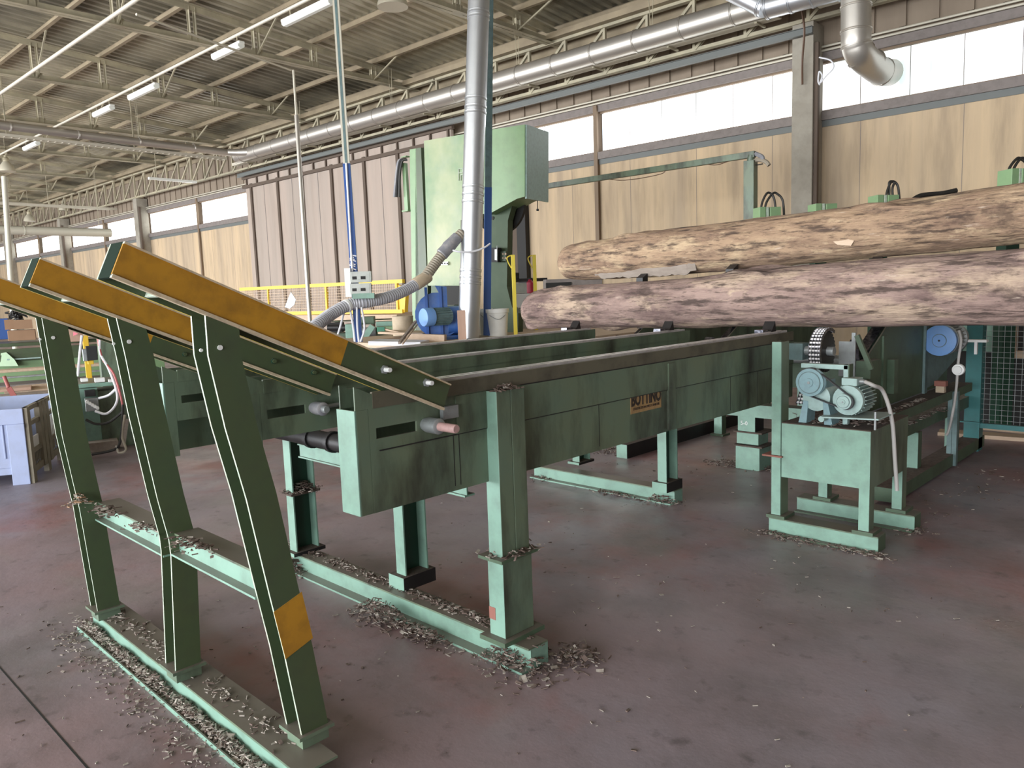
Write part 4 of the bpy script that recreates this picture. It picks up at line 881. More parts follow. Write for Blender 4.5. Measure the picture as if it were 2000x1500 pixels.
b = B(); b.box((-0.35, 7.80, 0), (-0.24, 7.86, 0.215), 'teal'); b.build('post', parent=pg)
bk = thing('machine_housing', (-1.9, 9.6, 0), 'dark machine housing with a pale green door behind the wire mesh', 'machine')
b = B(); b.box((-3.3, 9.3, 0.0), (-0.6, 10.3, 0.80), 'dark'); b.box((-2.6, 9.3, 0.80), (-0.6, 10.3, 1.7), 'dark'); b.build('body', parent=bk)
b = B(); b.box((-2.38, 9.26, 0.78), (-1.95, 9.30, 1.6), 'green_pale_lit'); b.build('door_panel', parent=bk)
b = B(); b.box((-1.95, 9.2, 0.80), (-1.91, 9.30, 1.6), 'wood_pale'); b.box((-1.86, 9.2, 0.80), (-1.80, 9.30, 1.6), 'wood_pale'); b.box((-1.95, 9.2, 0.72), (-1.2, 9.30, 0.80), 'wood_pale'); b.build('timber_frame', parent=bk)
for k, (y, z, a) in enumerate(((8.6, 0.018, 0.15), (8.95, 0.018, -0.1))):
    b = B(); b.frame((-1.5+0.3*k, y, z), (V((1, a, 0)), V((-a, 1, 0)), Z_), (1.6, 0.20, 0.035), 'wood_pale'); b.build('loose_board', label=['front', 'rear'][k]+' loose pale board lying behind the wire mesh', cat='board')

# ---- the two logs
def make_log(name, st, m, seed, lab, y_of, bump=0.012):
    b = B(); n = 56; secs = []; off = V((seed*7.3, seed*3.1, 0))
    xs = []; x = st[0][0]
    while x < st[-1][0]: xs.append(x); x += 0.035
    for x in xs:
        for i in range(len(st)-1):
            if st[i][0] <= x <= st[i+1][0]:
                t = (x-st[i][0])/(st[i+1][0]-st[i][0]); z = st[i][1]+(st[i+1][1]-st[i][1])*t; r = st[i][2]+(st[i+1][2]-st[i][2])*t; break
        e = x-st[0][0]
        ring = []
        for k in range(n):
            a = 2*PI*k/n; dd = V((0, math.cos(a), math.sin(a)))
            q = V((x*1.6, dd.y*1.3, dd.z*1.3))+off
            rr = r*(1+0.05*noise.noise(q*0.8)+0.025*noise.noise(q*2.3))+bump*0.45*noise.noise(V((x*3, dd.y*7, dd.z*7))+off)+bump*0.25*noise.noise(V((x*9, dd.y*22, dd.z*22))+off)
            kn = noise.noise(V((x*2.3, dd.y*2.6, dd.z*2.6))+off*2)
            if kn > 0.42: rr += (kn-0.42)*0.10
            ring.append(V((x, y_of(x), z))+dd*rr)
        secs.append(ring)
    b.loft(secs, m)
    return b.build(name, smooth=True, label=lab, cat='log')
S1 = [(-4.915, 1.405, 0.085), (-4.90, 1.408, 0.115), (-4.87, 1.412, 0.142), (-4.82, 1.416, 0.163), (-4.73, 1.421, 0.179), (-4.5, 1.43, 0.186), (-3.92, 1.443, 0.188), (-3.18, 1.458, 0.193), (-2.75, 1.478, 0.205), (-2.19, 1.49, 0.216), (-1.54, 1.503, 0.222), (-1.0, 1.515, 0.225), (1.6, 1.55, 0.245)]
S2 = [(-5.155, 1.862, 0.135), (-5.13, 1.863, 0.16), (-5.06, 1.864, 0.180), (-4.9, 1.868, 0.193), (-4.54, 1.874, 0.200), (-3.44, 1.903, 0.208), (-2.55, 1.930, 0.200), (-1.8, 1.955, 0.197), (-1.18, 1.985, 0.200), (1.3, 2.06, 0.21)]
make_log('tree_log', S1, 'log_pink', 1, 'lower log, nearer and thicker, lying across the chain girders', lambda x: 5.25)
make_log('tree_log', S2, 'log_warm', 2, 'upper log, farther back, resting on the inclined deck', lambda x: 6.1)
# hanging bark flap and fresh scars
b = B(); pts_t, pts_b = [], []
for i in range(34):
    px = 1165+i*6; x = onY(px, 530, 5.99).x
    pts_t.append(V((x, 5.935, 1.795+0.012*noise.noise(V((i*0.6, 0, 0))))))
    pts_b.append(V((x, 5.965, 1.682+0.022*noise.noise(V((i*0.5, 3, 0)))+(0.03 if i > 30 or i < 2 else 0))))
vs = pts_t+pts_b+[p+V((0, 0.015, 0)) for p in pts_t]+[p+V((0, 0.015, 0.0)) for p in pts_b]; n = len(pts_t); fs = []
for i in range(n-1):
    fs += [(i, n+i, n+i+1, i+1), (2*n+i, 2*n+i+1, 3*n+i+1, 3*n+i), (n+i, 3*n+i, 3*n+i+1, n+i+1), (i, i+1, 2*n+i+1, 2*n+i)]
fs += [(0, 2*n, 3*n, n), (n-1, 2*n-1, 4*n-1, 3*n-1)]
b.add(vs, fs, 'wood_grey'); fl = b.build('bark_flap', label='grey strip of loose bark under the left end of the upper log', cat='bark')
b = B()
b.prism([onY(1620, 466, 5.905), onY(1640, 463, 5.905), (onY(1668, 470, 5.905)), onY(1662, 480, 5.905), onY(1635, 478, 5.905)], (0, 0.05, 0), 'wood_pale'); b.build('wood_scar', label='small fresh pale scar on the upper log', cat='scar')
# ================================================================== SAW PLATFORM AND MACHINES BEHIND
FZ = 1.0
b = B(); b.box((-9.4, 5.7, FZ-0.06), (-5.9, 11.5, FZ), 'wood_pale')
dk = thing('saw_platform', (-9, 8.6, 0), 'raised plank platform carrying the band saw and blower', 'platform'); b.build('deck', parent=dk)
b = B(); b.box((-9.4, 5.7, FZ-0.20), (-5.9, 5.78, FZ-0.06), 'green_mid'); b.box((-5.98, 5.78, FZ-0.20), (-5.9, 11.5, FZ-0.06), 'green_mid'); b.build('edge_beam', parent=dk)
for x in (-9.38, -7.6, -6.0):
    for y in (5.72, 11.3):
        b = B(); b.box((x, y, 0), (x+0.1, y+0.1, FZ-0.2), 'green_mid'); b.build('leg', parent=dk)
# band saw
dS = 10.9
U = V((math.cos(R(44.5-59+90)), math.sin(R(44.5-59+90)), 0))
a = R(44.5+59.2); U = -V((-math.sin(a), math.cos(a), 0)); Nn = V((U.y, -U.x, 0))     # U runs right along the saw front, Nn points to the camera
if Nn.dot(CAM-W(930, 500, dS)) < 0: Nn = -Nn
P0 = W(1010, 652, dS)
def sw(px, py, back=0.0): return hit(px, py, P0-Nn*back, Nn)
bs = thing('band_saw', (P0.x-0.5, P0.y+0.2, FZ), 'tall green band saw with sheet metal wheel cover behind the silver pipe', 'band saw')
b = B(); b.prism([sw(828, 275), sw(955, 254), sw(955, 415), sw(900, 430), sw(899, 558), sw(836, 558), sw(834, 480)], -Nn*0.5, 'green_saw_worn'); b.build('column_cover', parent=bs, label='left cover with worn yellowish patches')
b = B(); b.prism([sw(953, 254, -0.06), sw(1025, 243, -0.06), sw(1025, 384, -0.06), sw(1010, 388, -0.06), sw(955, 418, -0.06)], -Nn*0.50, 'green_saw'); b.build('wheel_cover', parent=bs)
q0, q1 = sw(1026, 243.5, -0.04), sw(1026, 388, -0.04)
b = B(); b.prism([q0, q1, q1+U*0.02, q0+U*0.02], -Nn*0.64, 'motor_pale'); b.build('side_cover', parent=bs, label='pale grey-green side sheet of the wheel cover')
b = B(); b.prism([sw(948, 412, 0.12), sw(1004, 388, 0.12), sw(992, 430, 0.12), sw(990, 560, 0.12), sw(1000, 600, 0.12), sw(1012, 612, 0.12), sw(1012, 653, 0.12), sw(945, 653, 0.12)], -Nn*0.14, 'green_saw_dark'); b.build('frame', parent=bs)
b = B(); c = sw(978, 400, 0.40); b.lathe(c, Nn, [(0, 0.43), (0.06, 0.43)], 'dark', n=40); b.build('band_wheel', parent=bs, smooth=True)
b = B(); b.prism([sw(842, 552, 0.1), sw(895, 552, 0.1), sw(895, 652, 0.1), sw(842, 652, 0.1)], -Nn*0.4, 'green_mid'); b.prism([sw(868, 554), sw(900, 554), sw(898, 600), sw(868, 600)], -Nn*0.08, 'dark'); b.build('saw_base', parent=bs)
b = B()
for s, e_ in (((896, 330), (896, 352)), ((896, 330), (904, 329)), ((904, 329), (904, 337)), ((896, 338), (904, 337)), ((900, 342), (900, 352)), ((900, 342), (905, 341))):
    p, q = sw(*s, -0.006), sw(*e_, -0.006); d = (q-p).normalized(); b.frame((p+q)/2, (d, Nn, d.cross(Nn)), ((p-q).length+0.012, 0.014, 0.010), 'edge_pale')
b.build('maker_letters', parent=bs)
b = B(); b.prism([sw(962, 484, 0.08), sw(979, 484, 0.08), sw(979, 512, 0.08), sw(962, 512, 0.08)], Nn*0.10, 'rubber'); b.prism([sw(967, 487, -0.03), sw(972, 487, -0.03), sw(972, 508, -0.03), sw(967, 508, -0.03)], Nn*0.012, 'white'); p, q = sw(971, 480, -0.04), sw(971, 510, -0.04); b.cyl(p, q, 0.006, 'steel_grey', n=8); b.build('control_lever_box', parent=bs)
b = B(); b.prism([sw(980, 491, 0.1), sw(991, 491, 0.1), sw(991, 510, 0.1), sw(980, 510, 0.1)], Nn*0.05, 'green_mid')
for px, py in ((983, 496), (988, 496), (983, 504), (988, 504)): p = sw(px, py, 0.05); b.cyl(p, p+Nn*0.012, 0.013, 'wood_pale', n=10)
b.build('button_panel', parent=bs)
b = B(); b.prism([sw(859, 511, 0.0), sw(877, 511, 0.0), sw(877, 518, 0.0), sw(859, 518, 0.0)], Nn*0.03, 'white')
for px in (864, 869, 874): p = sw(px, 514.5, -0.03); b.cyl(p, p+Nn*0.01, 0.010, 'dark', n=8)
b.build('button_panel', parent=bs)
b = B(); p = sw(1050, 392, 0.3); b.cyl(p, sw(1050, 408, 0.3), 0.006, 'dark', n=6); b.cyl(sw(1050, 408, 0.3), sw(1050, 412, 0.3), 0.018, 'dark', n=8); b.build('hanging_knob', parent=bs)
b = B(); p = sw(962, 426, 0.115); b.cyl(p, p+Nn*0.006, 0.025, 'dark', n=16); b.build('round_hole', parent=bs)
# mast left of the saw
mt = thing('saw_mast', sw(812, 652, 0.2), 'tall green mast with hanging black cables left of the band saw', 'mast')
b = B(); b.prism([sw(800, 292, 0.1), sw(812, 290, 0.1), sw(818, 560, 0.1), sw(812, 652, 0.1), sw(806, 652, 0.1)], -Nn*0.08, 'green_saw'); b.prism([sw(811, 290, 0.1), sw(822, 288, 0.1), sw(835, 560, 0.1), sw(835, 652, 0.1), sw(812, 652, 0.1)], -Nn*0.12, 'green_dark'); b.build('mast_post', parent=mt)  # pale and dark green strips put the mast's lit and shaded sides in colour
b = B(); b.prism([sw(785, 318, 0.1), sw(791, 318, 0.1), sw(797, 410, 0.1), sw(790, 410, 0.1)], -Nn*0.06, 'green_saw'); b.box(sw(783, 308, 0.1), sw(802, 305, 0.16), 'green_saw'); b.box(sw(785, 414, 0.1), sw(806, 410, 0.16), 'green_saw'); b.build('side_tube', parent=mt)
for k, (dx, m_) in enumerate(((0, 'hose_tape'), (3, 'rubber'), (7, 'cable_black'))):
    b = B(); b.tube([sw(792+dx/2, 312, 0.08), sw(779+dx, 314, 0.05), sw(774+dx, 340, 0.05), sw(770+dx*1.4, 385, 0.05)], 0.02, m_, n=8); b.build('hanging_cable', parent=mt, smooth=True)
# suction stack: silver vertical pipe in front of the saw
dP = 9.9
pb, pt = W(915, 659, dP), W(937, -60, dP-0.2)
pb.z = FZ
dr_ = (pt-pb); tot = dr_.length
def on(py):                                        # point on the pipe axis nearest to image row py
    best = min((pb+dr_*(k/400) for k in range(401)), key=lambda p: abs((750-FPX*((p-CAM).dot(UP))/((p-CAM).dot(FW)))-py)); return best
st_ = duct('suction_stack', [pb, pt], 0.137, 'galv', 'shiny vertical silver suction pipe in front of the band saw', [(on(y), dr_) for y in (27, 35, 195, 210, 222, 366, 380, 394, 528, 541, 554)], M4=None, rr=0.006, n=36)
# blower
bw = thing('dust_blower', W(865, 655, 10.2), 'blue centrifugal blower with its motor beside the silver pipe', 'blower')
F2 = (CAM-W(850, 600, 10.2)); F2.z = 0; F2.normalize(); S2_ = Z_.cross(F2)               # S2_ to the right as seen
def wd(px, py, d): return W(px, py, d)
dB = 10.0
c = wd(855, 612, dB)
pts = []
for k in range(15):
    a = R(85+k*17.5); r = 0.27+0.012*k*0.4; pts.append(c+S2_*(r*math.cos(a))+Z_*(r*math.sin(a)))
pts += [c+S2_*0.10+Z_*(-0.28), c+S2_*0.11+Z_*0.32]
b = B(); b.prism(pts[:14]+[c+S2_*0.13-Z_*0.27, c+S2_*0.13+Z_*0.34, c-S2_*0.02+Z_*0.36], -F2*0.22, 'blue'); b.build('scroll_casing', parent=bw)
b = B(); b.lathe(c+S2_*0.13-Z_*0.1-F2*0.11, S2_, [(0, 0.19), (0.16, 0.19), (0.18, 0.15)], 'blue', n=28); b.build('inlet_cone', parent=bw, smooth=True)
b = B()
for dx in (-0.14, 0.045): b.frame(c+S2_*dx+Z_*0.03+F2*0.02, (S2_, F2, Z_), (0.035, 0.04, 0.62), 'blue_pole')
b.build('casing_ribs', parent=bw)
mc = wd(826, 620, dB-0.35)
ax = (c+F2*0.01-mc); ax = (S2_*0.9-F2*0.55).normalized()
b = B(); b.lathe(mc, ax, [(0, 0.05), (0.005, 0.112), (0.02, 0.118), (0.13, 0.118), (0.135, 0.10)], 'blue_cap', n=28); b.build('fan_cover', parent=bw, smooth=True)
b = B(); b.lathe(mc+ax*0.13, ax, [(0, 0.10), (0.26, 0.10), (0.27, 0.07)], 'bracket_blue', n=24)
for k in range(20):
    a = 2*PI*k/20; u = ax.orthogonal().normalized(); dd = u*math.cos(a)+ax.cross(u)*math.sin(a); b.frame(mc+ax*0.26+dd*0.105, (dd, ax, dd.cross(ax)), (0.02, 0.22, 0.006), 'bracket_blue')
b.build('motor_body', parent=bw)
b = B(); b.box(c+V((-0.25, -0.2, -0.34)), c+V((0.25, 0.2, -0.29)), 'blue'); b.build('blower_base', parent=bw)
# outlet dark box beside blower
b = B(); p = wd(868, 555, 10.3); q = wd(898, 595, 10.3); b.box((min(p.x, q.x)-0.02, p.y, FZ), (max(p.x, q.x)+0.02, p.y+0.3, q.z), 'green_mid'); b.build('saw_pedestal', label='dark green pedestal between blower and silver pipe', cat='pedestal')
# flexible hose
hp = [(903, 455, 9.8), (880, 478, 9.75), (855, 508, 9.7), (828, 545, 9.6), (800, 563, 9.45), (760, 580, 9.2), (715, 590, 9.0), (680, 596, 8.9), (645, 615, 8.7), (612, 640, 8.4), (560, 680, 8.0)]
hz = thing('suction_hose', W(720, 650, 9), 'long ribbed grey suction hose sagging from the silver pipe to behind the ramp beam', 'hose')
P3 = [W(*p) for p in hp]
b = B(); b.tube(P3[:4], 0.070, 'hose_tan', n=20, rib=0.016); b.build('hose_section', parent=hz, smooth=True, label='brownish upper hose length')
b = B(); b.tube(P3[3:], 0.072, 'hose_grey', n=20, rib=0.016); b.build('hose_section', parent=hz, smooth=True, label='grey lower hose length')
d = (P3[0]-P3[2]).normalized(); b = B(); b.lathe(P3[1]-d*0.18, d, [(0, 0.072), (0.01, 0.082), (0.1, 0.078), (0.14, 0.086), (0.2, 0.08), (0.32, 0.072)], 'hose_tape', n=20); b.build('taped_joint', parent=hz, smooth=True)
d = (P3[3]-P3[4]).normalized(); b = B(); b.lathe(P3[3]-d*0.16, d, [(0, 0.074), (0.01, 0.08), (0.2, 0.078), (0.24, 0.073)], 'drum_tan', n=20); b.build('taped_joint', parent=hz, smooth=True)
b = B(); b.lathe(W(680, 596, 8.9)-V((0, 0, 0)), (W(645, 615, 8.7)-W(680, 596, 8.9)), [(0, 0.075), (0.03, 0.077), (0.04, 0.075)], 'white', n=20); b.build('cable_tie', parent=hz, smooth=True)
b = B(); b.tube([W(884, 489, 9.6), W(900, 492, 9.6), W(925, 491, 9.65), W(945, 484, 9.7), W(957, 476, 9.75)], 0.012, 'cable_white', n=6); b.build('tie_wire', smooth=True, label='white wire tying the hose across the silver pipe to the blue pole', cat='wire')
# blue poles
p, q = W(951, 655, 10.3), W(957, -40, 10.1); b = B(); m_ = p.lerp(q, 0.42); b.frame((p+m_)/2, (F2.cross(q-p), F2, q-p), (0.095, 0.08, (p-m_).length), 'blue_pole'); b.frame((m_+q)/2, (F2.cross(q-p), F2, q-p), (0.09, 0.08, (q-m_).length), 'bracket_blue'); b.build('blue_pole', label='square blue pole close to the right of the silver pipe', cat='pole')
# service pole with cables and boxes
sp_ = thing('service_pole', W(699, 668, 9), 'tall service pole with two grey socket boxes and white cables', 'pole')
p, q = W(690, 520, 9.0), W(654, -30, 9.0); m_ = W(677, 320, 9.0)
b = B(); b.frame((m_+q)/2, (F2.cross(q-m_), F2, q-m_), (0.075, 0.06, (m_-q).length), 'tray'); b.frame((m_+q)/2+F2.cross(q-m_).normalized()*0.0, (F2.cross(q-m_), F2, q-m_), (0.03, 0.066, (m_-q).length), 'bracket_blue'); b.build('upper_pole', parent=sp_)
pb_ = W(701, 668, 9.0); 
b = B(); b.frame((m_+pb_)/2, (F2.cross(m_-pb_), F2, m_-pb_), (0.085, 0.06, (m_-pb_).length), 'blue_pole'); b.build('lower_pole', parent=sp_, label='dark blue lower length')
b = B()
for k in range(9):
    u = W(685+3*math.sin(k*1.9), 498+k*3.2, 8.94); v = W(693+3*math.cos(k*2.3), 500+k*3.4, 8.94); b.cyl(u, v, 0.007, 'cable_white', n=5)
b.cyl(m_+F2*0.05, W(688, 530, 8.93), 0.012, 'cable_white', n=6); b.build('cable_wrap', parent=sp_)
b = B(); b.frame(W(680, 552, 8.93), (S2_, F2, Z_), (0.07, 0.06, 0.33), 'white'); b.build('cable_duct', parent=sp_)
for k, (py, w_) in enumerate(((540, 0.24), (563, 0.24))):
    b = B(); c_ = W(705, py+1, 8.9); b.frame(c_, (S2_, F2, Z_), (w_, 0.09, 0.125), 'box_grey'); b.frame(c_+F2*0.046, (S2_, F2, Z_), (w_-0.03, 0.004, 0.10), 'box_grey'); b.frame(c_+F2*0.05-S2_*0.02-Z_*0.01, (S2_, F2, Z_), (0.15, 0.004, 0.035), 'dark'); b.frame(c_+F2*0.053-S2_*0.02-Z_*0.01, (S2_, F2, Z_), (0.045, 0.004, 0.037), 'box_grey'); b.build('socket_box', parent=sp_, bevel=0.004)
b = B(); b.frame(W(710, 578, 8.9), (S2_, F2, Z_), (0.25, 0.07, 0.06), 'green_pale_lit'); b.build('cable_gland_box', parent=sp_)
b = B()
for (u, v, w__) in (((684, 605), (690, 640), (693, 668)), ((697, 600), (698, 640), (701, 668)), ((706, 600), (712, 640), (704, 668)), ((672, 610), (664, 640), (655, 668))):
    b.tube([W(*u, 8.9), W(*v, 8.9), W(*w__, 8.9)], 0.012, 'cable_white', n=6)
b.build('cable_bundle', parent=sp_, smooth=True)
# thin drop pipes
p, q = W(601, 560, 13), W(573, 137, 13.0); p = p+(p-q)*(p.z/(q.z-p.z)); b = B(); m_ = q.lerp(p, 0.14); b.cyl(p, m_, 0.036, 'galv_warm', n=10); b.cyl(m_, q, 0.020, 'tray', n=8); dp = b.build('drop_pipe', smooth=True, label='thin pale vertical drop pipe between two ribs of the sliding wall', cat='pipe')
b = B(); b.cyl(W(568, 137, 13), W(266, 28, 10.4), 0.018, 'tray', n=8); b.build('air_pipe', label='thin straight pipe slanting from the ceiling to the drop pipe', cat='pipe')
p, q = W(22, 560, 18), W(8, 345, 18); p = p+(p-q)*(p.z/(q.z-p.z)); b = B(); b.cyl(p, q, 0.06, 'white_duct', n=12); b.build('drop_pipe', smooth=True, label='pale vertical pipe at the far left edge', cat='pipe')
# yellow catwalk rail with mesh
D = 16.0
def cw(px, py): return hit(px, py, W(630, 590, D), BM @ Y_)
yr = thing('catwalk_rail', cw(640, 614), 'yellow catwalk railing with wire mesh infill in front of the sliding wall', 'railing')
for nm, a, c, h in (('top_rail', (470, 565), (788, 549), 0.07), ('bottom_rail', (495, 613), (788, 608), 0.07)):
    p, q = cw(*a), cw(*c); b = B(); b.frame((p+q)/2, (q-p, (q-p).cross(Z_), Z_), ((q-p).length, 0.06, h), 'yellow'); b.build(nm, parent=yr)
for px, yt_, yb2, w_ in ((525, 562, 612, 0.04), (638, 557, 610, 0.06), (776, 550, 608, 0.05)):
    p, q = cw(px, yt_), cw(px+1, yb2); b = B(); b.frame((p+q)/2, (X_, Y_, Z_), (w_, 0.05, (p-q).length), 'yellow'); b.build('rail_post', parent=yr)
b = B(); b.prism([cw(775, 556), cw(793, 562), cw(790, 610), cw(781, 610)], (0, 0.08, 0), 'yellow'); b.build('end_plate', parent=yr)
b = B(); p0_, p1_ = cw(480, 610), cw(775, 604); t0_, t1_ = cw(480, 566), cw(775, 552)
for k in range(100):
    t = k/99; b.cyl(p0_.lerp(p1_, t), t0_.lerp(t1_, t), 0.006, 'wood_pale', n=4)
for k in range(10):
    t = k/9; b.cyl(p0_.lerp(t0_, t), p1_.lerp(t1_, t), 0.006, 'wood_pale', n=4)
b.build('wire_mesh', parent=yr)
b = B(); p, q = cw(470, 616), cw(800, 611); b.box((p.x, p.y-0.1, p.z-0.12), (q.x, p.y+1.2, p.z), 'wood_pale'); b.build('walkway', parent=yr)
for px in (520, 640, 780):
    p = cw(px, 618); b = B(); b.box((p.x-0.06, p.y+0.2, 0), (p.x+0.06, p.y+0.32, p.z-0.1), 'green_mid'); b.build('walkway_leg', parent=yr)
b = B(); b.prism([W(568, 570, 15.6), W(578, 585, 15.6), W(575, 595, 15.6), W(566, 603, 15.6), W(556, 600, 15.6), W(563, 582, 15.6)], -F2*0.05, 'cloth'); b.build('white_cloth', label='white rag hung on the yellow railing', cat='cloth')
# carriage machinery below the railing
def pbox(name, x0, y0, x1, y1, d, depth, m, lab, cat, zfloor=None, bev=0.01, group=None):
    p = W(x0, y1, d); q = W(x1, y0, d); w = abs((q-p).dot(S2_)); h = q.z-p.z if zfloor is None else q.z-zfloor
    zc = (q.z+p.z)/2 if zfloor is None else zfloor+h/2
    c = (p+q)/2; c.z = zc
    b = B(); b.frame(c-F2*depth/2, (S2_, F2, Z_), (w, depth, abs(h)), m); return b.build(name, label=lab, cat=cat, bevel=bev, group=group)
cr = thing('log_carriage', W(680, 660, 12.5), 'green log carriage machinery beneath the yellow railing', 'machine')
def cpart(nm, x0, y0, x1, y1, d, depth, m):
    p = W(x0, y1, d); q = W(x1, y0, d); b = B(); b.frame((p+q)/2-F2*depth/2, (S2_, F2, Z_), (abs((q-p).dot(S2_)), depth, abs(q.z-p.z)), m); return b.build(nm, parent=cr, bevel=0.008)
cpart('bed_frame', 560, 622, 800, 632, 12.8, 0.5, 'green_mid'); cpart('bed_frame', 560, 645, 800, 668, 12.6, 0.4, 'green_mid')
cpart('drive_housing', 735, 627, 776, 645, 12.2, 0.4, 'green_pale_lit'); cpart('drive_housing', 676, 632, 705, 672, 12.0, 0.3, 'green_pale_lit'); cpart('drive_housing', 640, 630, 668, 650, 12.3, 0.3, 'dark')
cpart('cross_slide', 736, 637, 772, 652, 12.0, 0.2, 'green_saw'); cpart('control_box', 706, 618, 730, 634, 12.4, 0.3, 'green_mid')
b = B(); b.cyl(W(708, 648, 12), W(735, 648, 12), 0.07, 'steel_grey'); b.build('carriage_shaft', parent=cr, smooth=True); b = B(); b.cyl(W(640, 640, 12.1), W(676, 640, 12.1), 0.05, 'black_grease_shade'); b.build('carriage_shaft', parent=cr, smooth=True)
for px in (600, 690, 790):
    p = W(px, 668, 12.8); b = B(); b.box((p.x-0.08, p.y-0.08, 0), (p.x+0.08, p.y+0.08, p.z+0.02), 'green_mid'); b.build('bed_leg', parent=cr)
b = B(); p, q = W(712, 660, 11.8), W(728, 636, 11.8); b.frame((p+q)/2, (q-p, F2, (q-p).cross(F2)), ((p-q).length, 0.1, 0.09), 'green_pale_lit'); b.build('link_arm', parent=cr)
b = B(); b.lathe(W(788, 655, 10.9), Z_, [(0, 0.145), (0.27, 0.15), (0.275, 0.145)], 'drum_tan', n=28); b.build('tan_drum', smooth=True, label='tan drum standing left of the blue blower', cat='drum')
# boards and pallets on the platform
def board(px, py, qx, qy, d0, d1, w_, t, m, nm, lab, cat='board'):
    p, q = W(px, py, d0), W(qx, qy, d1); dd = (q-p).normalized(); s = dd.cross(Z_).normalized(); b = B(); b.frame((p+q)/2, (dd, s, s.cross(dd)), ((q-p).length, w_, t), m); return b.build(nm, label=lab, cat=cat)
board(755, 648, 840, 651, 10.6, 10.4, 0.5, 0.03, 'wood_pale', 'pallet_board', 'flat pallet top between tan drum and blower')
board(796, 658, 870, 661, 9.7, 9.6, 0.10, 0.09, 'wood_pale', 'timber_block', 'light squared timber lying in front of the blower')
board(730, 668, 830, 670, 9.4, 9.3, 0.4, 0.05, 'cable_white', 'steel_sheet', 'pale sheet lying at the platform edge left of the blower', 'sheet')
board(780, 670, 812, 628, 9.0, 9.6, 0.03, 0.03, 'wood_grey', 'broom_handle', 'slanting wooden handle leaning towards the tan drum', 'handle')
board(786, 672, 815, 634, 8.9, 9.6, 0.015, 0.015, 'wood_pale', 'thin_stick', 'thin pale stick beside the slanting handle', 'stick')
board(737, 643, 752, 643, 10.5, 10.5, 0.08, 0.06, 'green_scrap', 'green_brush', 'small bright green brush head on the platform', 'brush')
board(752, 643, 785, 650, 10.5, 10.4, 0.05, 0.02, 'wood_pale', 'brush_handle', 'pale handle of the green brush', 'handle')
p, q = W(902, 662, 9.4), W(902, 606, 9.4); p.z = FZ
b = B(); b.frame((p+q)/2, (S2_, F2, Z_), (0.10, 0.035, q.z-p.z), 'wood_pink'); b.build('upright_board', label='pinkish upright board leaning at the foot of the silver pipe', cat='board')
for px, r0, lab in ((972, 0.155, 'white plastic bucket right of the blue pole'), (950, 0.10, 'narrow white tub just behind the blue pole')):
    d = 10.35 if px > 960 else 10.6; c = W(px, 655, d); c.z = FZ; t = thing('plastic_bucket', c, lab, 'bucket')
    h = 0.36; b = B(); b.lathe(c, Z_, [(0, r0*0.84), (h*0.85, r0*0.97), (h*0.86, r0*1.05), (h*0.93, r0*1.05), (h, r0*1.05), (h, r0*0.99), (h*0.1, r0*0.82)], 'bucket_white', n=28); b.build('bucket_body', parent=t, smooth=True)
    b = B(); b.tube([c+S2_*r0*1.05+Z_*h*0.9, c+F2*r0*0.9+Z_*h*0.72+S2_*r0*0.5, c+F2*r0*1.1+Z_*h*0.62, c+F2*r0*0.9+Z_*h*0.72-S2_*r0*0.5, c-S2_*r0*1.05+Z_*h*0.9], 0.004, 'steel_grey', n=6); b.build('bucket_handle', parent=t, smooth=True)
for px, d, lab in ((1005, 10.3, 'left yellow gate post with a loop handle'), (1046, 11.4, 'right yellow gate post with a loop handle, half hidden by the lower log')):
    t = None; p = W(px, 655, d); p.z = FZ; q = W(px-1, 498, d)
    t = thing('gate_post', p, lab, 'post'); b = B(); b.frame((p+q)/2, (S2_, F2, Z_), (0.05, 0.05, q.z-p.z), 'lemon'); b.build('post_tube', parent=t, bevel=0.004)
    b = B(); s = d/1500; b.tube([q+Z_*-0.01, q-S2_*8*s+Z_*-0.01, q-S2_*14*s-Z_*6*s, q-S2_*10*s-Z_*18*s, q-Z_*34*s], 0.009, 'lemon', n=8); b.build('loop_handle', parent=t, smooth=True)
# things right of the saw
pbox('steel_cabinet', 992, 552, 1046, 574, 12.6, 0.5, 'box_grey', 'beige cabinet top behind the yellow gate posts', 'cabinet')
pbox('white_board', 992, 573, 1040, 602, 12.4, 0.1, 'white', 'white board under the beige cabinet', 'board')
pbox('plinth', 1000, 603, 1075, 645, 12.0, 0.4, 'concrete_column', 'grey-brown plinth behind the lower log end', 'plinth')
fe = thing('fire_extinguisher', W(1036, 576, 12.0), 'red fire extinguisher between the yellow gate posts', 'fire extinguisher')
c = W(1036, 573, 12.0); b = B(); b.lathe(c, Z_, [(0, 0.045), (0.01, 0.055), (0.17, 0.055), (0.2, 0.03), (0.22, 0.02)], 'red', n=18); b.build('cylinder_body', parent=fe, smooth=True)
b = B(); b.box(c+V((-0.03, -0.015, 0.215)), c+V((0.03, 0.015, 0.24)), 'dark'); b.build('valve', parent=fe)
b = B(); b.frame(W(1030, 547, 12.1), (S2_, F2, Z_), (0.62, 0.12, 0.05), 'black_grease_shade'); b.cyl(W(1000, 541, 12.1), W(1014, 541, 12.1), 0.07, 'black_grease_shade'); b.build('feed_bar', label='black horizontal feed arm behind the gate posts', cat='machine part')
fc = thing('feed_housing', W(1120, 565, 11), 'dark grey feed housing showing between the two log ends', 'machine')
b = B(); p = W(1118, 556, 11); b.frame(p, (S2_, F2, Z_), (0.80, 0.3, 0.17), 'sill'); b.build('housing_body', parent=fc)
b = B(); b.frame(W(1091, 558, 10.82), (S2_, F2, Z_), (0.36, 0.02, 0.09), 'dark'); b.build('housing_opening', parent=fc)
